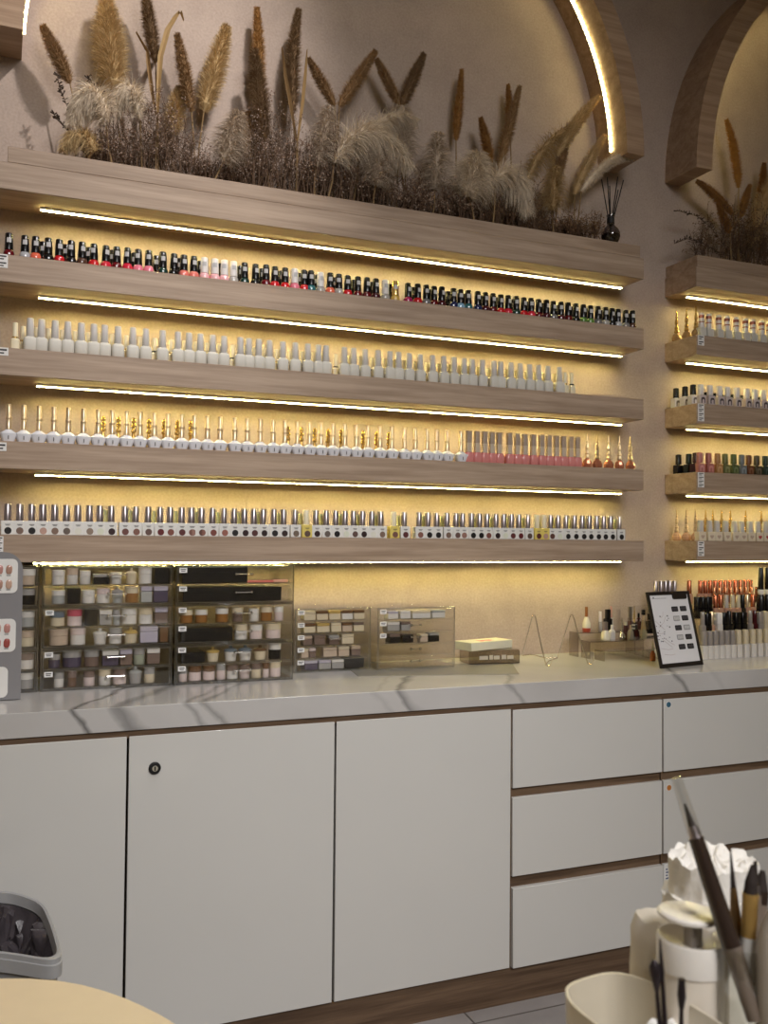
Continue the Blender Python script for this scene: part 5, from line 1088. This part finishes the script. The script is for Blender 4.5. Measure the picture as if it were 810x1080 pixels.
# brush cup with brushes
cup = at(786, 1030, D=.66)
t = thing('brush_cup', 'clear glass cup holding nail brushes at the near right', 'cup', (cup.x, cup.y, TZ)); ch = at(786, 992, D=.66).z - TZ
obj('cup_wall', M().loft([(0, .018, .018), (0.002, .0195, .0195), (ch, .0225, .0225), (ch, .0208, .0208), (.006, .018, .018), (.005, .002, .002)], 28), GLASS, t)
DARKH = mat('dark_brush_handle', (52, 40, 34), .25, coat=.5); BRIST = mat('dark_bristle', (44, 34, 30), .8); FERR = mat('gold_ferrule', (206, 168, 100), .35, metal=.6); GREYH = mat('grey_wood_handle', (122, 108, 96), .4)
def brushobj(name, label, tip, foot, segs, D0=.66, D1=.66, sides=None):
    """segs: (from share, to share, radius a, radius b, part name, material); shares run from the foot (0) to the tip (1)"""
    a = at(*foot, D=D0); b = at(*tip, D=D1); t = thing(name, label, 'brush', a, group='brushes in the glass cup'); d = b - a
    for s0, s1, r0, r1, nm, m_ in segs:
        k = 5; pts = [d * (s0 + (s1 - s0) * i / k) for i in range(k + 1)]
        obj(nm, M().tube(pts, [r0 + (r1 - r0) * i / k for i in range(k + 1)], 14), m_, t)
brushobj('nail_brush', 'long dark diagonal brush with clear tube cap over its bristles', (713, 820), (797, 1075), ((.0, .29, .0062, .0068, 'collar', GREYH), (.29, .74, .0072, .0055, 'handle', DARKH), (.74, .79, .0046, .0036, 'ferrule', SILVER), (.79, .885, .0028, .0008, 'bristles', BRIST), (.755, 1.0, .0052, .0040, 'tube_cap', clear_mat('clear_cap_tube', (.93, .93, .92), .16, .25))), .64, .68)
brushobj('nail_brush', 'thin pointed brown brush right of the long diagonal one', (770.5, 896), (781, 1040), ((.0, .4, .0030, .0046, 'handle', mat('brown_handle', (112, 84, 58), .35)), (.4, .72, .0046, .0022, 'ferrule', mat('bronze_ferrule', (138, 108, 70), .35, metal=.6)), (.72, 1., .0020, .0005, 'bristles', BRIST)), .66, .67)
brushobj('nail_brush', 'gold-ferrule brush with black pointed bristles and white collar', (793, 912), (787, 1040), ((.0, .40, .0048, .0052, 'collar', WHITE), (.40, .76, .0052, .0056, 'ferrule', FERR), (.76, .86, .0050, .0042, 'bristles', BRIST), (.86, 1., .0042, .0008, 'bristle_tip', BRIST)), .65, .66)
brushobj('nail_brush', 'slim grey brush with dark tip at the photo edge', (796.5, 908), (797, 1040), ((.0, .72, .003, .0042, 'handle', GREYH), (.72, .8, .0036, .003, 'ferrule', SILVER), (.8, 1., .0026, .0012, 'bristles', BRIST)), .67, .69)
brushobj('nail_brush', 'dark round-tipped brush furthest right in the cup', (804, 918), (798, 1040), ((.0, .70, .003, .005, 'handle', GREYH), (.70, .82, .005, .0052, 'ferrule', DARKH), (.82, 1., .0050, .0020, 'bristles', BRIST)), .68, .70)
# metal tools standing before the dispenser
cp = at(716, 1105, D=.60)
t = thing('tool_cup', 'clear cup holding dark metal manicure tools before the dispenser', 'cup', (cp.x, cp.y, TZ)); hc = .062
obj('cup_wall', M().loft([(0, .015, .015), (.002, .0165, .0165), (hc, .018, .018), (hc, .0165, .0165), (.006, .015, .015), (.005, .002, .002)], 24), GLASS, t)
DM = mat('dark_steel', (72, 64, 68), .3, metal=.7)
def tool(label, tip, head):
    b = at(*tip, D=.61); a = Vector((cp.x + (b.x - cp.x) * .2, cp.y + (b.y - cp.y) * .2, TZ + .009))
    t = thing('cuticle_tool', label, 'manicure tool', a, group='metal tools in the near cup'); d = b - a
    obj('shaft', M().tube([Vector((0, 0, 0)), d * .5, d * .86], [.0020, .0022, .0014], 10), DM, t)
    if head == 'point': obj('tip', M().tube([d * .86, d], [.0018, .0005], 10), DM, t)
    elif head == 'spoon': obj('tip', M().tube([d * .86, d * .93, d * .97, d], [.0014, .0036, .0038, .0012], 10), DM, t)
    else: obj('tip', M().tube([d * .86, d * .92, d], [.0018, .0030, .0022], 10), DM, t)
tool('pointed dark cuticle tool before the pump dispenser', (696, 990), 'point')
tool('spoon-ended dark cuticle tool left of the pointed one', (690, 1012), 'spoon')
tool('blunt dark cuticle tool right of the pointed one', (719, 1032), 'blunt')
# pale bottle cut by the right edge
pe = at(822, 1000, D=.64); t = thing('lotion_bottle', 'rounded pale grey lotion bottle cut by the right photo edge', 'bottle', (pe.x, pe.y, TZ)); hb = at(815, 962, D=.64).z - TZ
obj('bottle_body', M().loft([(0, .014, .014), (.003, .0155, .0155), (hb - .03, .0155, .0155), (hb - .012, .0125, .0125), (hb, .007, .007)], 24), mat('pale_grey_plastic', (196, 186, 174), .35), t); obj('cap', M().loft([(hb, .0065, .0065), (hb + .012, .006, .006)], 16), WHITE, t)

# ------------------------------------------------------------------ lamps of the room and added fill lights
def spot(name, loc, aim, power, size, blend, col, rad):
    l = bpy.data.lights.new(name, 'SPOT'); l.energy = power; l.spot_size = math.radians(size); l.spot_blend = blend; l.color = col; l.shadow_soft_size = rad
    o = bpy.data.objects.new(name, l); C.objects.link(o); o.location = loc
    o.rotation_euler = (Vector(aim) - Vector(loc)).to_track_quat('-Z', 'Y').to_euler()
def area(name, loc, aim, power, sx, sy, col, spread=180):
    l = bpy.data.lights.new(name, 'AREA'); l.energy = power; l.shape = 'RECTANGLE'; l.size = sx; l.size_y = sy; l.color = col; l.spread = math.radians(spread)
    o = bpy.data.objects.new(name, l); C.objects.link(o); o.location = loc
    o.rotation_euler = (Vector(aim) - Vector(loc)).to_track_quat('-Z', 'Y').to_euler()
WN = (1.0, .965, .93)
spot('downlight_key', (.95, -1.35, 3.85), (.15, 0, 2.45), 140, 58, 1., (1., .94, .91), .03)
spot('downlight_table', (.25, -2.2, 3.88), (.3, -1.6, 0), 72, 72, 1., WN, .04)
spot('downlight_right', (2.2, -2.4, 3.88), (2.0, -.9, .2), 58, 66, 1., WN, .04)
spot('fill_spot_counter', (.7, -1.15, 3.86), (.6, -.36, .9), 75, 44, 1., WN, .04)  # added overhead spot without a real source, brightens the worktop top
area('fill_area_back', (.8, -4.6, 3.6), (.9, 0, .55), 30, 1.6, 1.2, (1., .98, .97), 75)  # added soft fill from behind the camera for the lower fronts
w = bpy.data.worlds.new('dim_room'); bpy.context.scene.world = w; w.use_nodes = True
w.node_tree.nodes['Background'].inputs[0].default_value = (.9, .85, .8, 1); w.node_tree.nodes['Background'].inputs[1].default_value = .015
# ------------------------------------------------------------------ camera
cd = bpy.data.cameras.new('camera'); cam = bpy.data.objects.new('camera', cd); C.objects.link(cam)
cam.matrix_world = Matrix(((RT.x, UP.x, -FW.x, CAM.x), (RT.y, UP.y, -FW.y, CAM.y), (RT.z, UP.z, -FW.z, CAM.z), (0, 0, 0, 1)))
cd.sensor_fit = 'VERTICAL'; cd.sensor_height = 36; cd.sensor_width = 27; cd.lens = F / 1080 * 36; cd.clip_start = .02
cd.dof.use_dof = True; cd.dof.focus_distance = 2.75; cd.dof.aperture_fstop = 11
sc = bpy.context.scene; sc.camera = cam
sc.view_settings.view_transform = 'Standard'; sc.view_settings.look = 'None'; sc.view_settings.exposure = -.14; sc.view_settings.gamma = 1; sc.view_settings.use_curve_mapping = False
sc.cycles.max_bounces = 10; sc.cycles.diffuse_bounces = 4; sc.cycles.glossy_bounces = 4; sc.cycles.transparent_max_bounces = 40; sc.cycles.sample_clamp_indirect = 4; sc.cycles.use_denoising = True; sc.cycles.caustics_reflective = False; sc.cycles.caustics_refractive = False
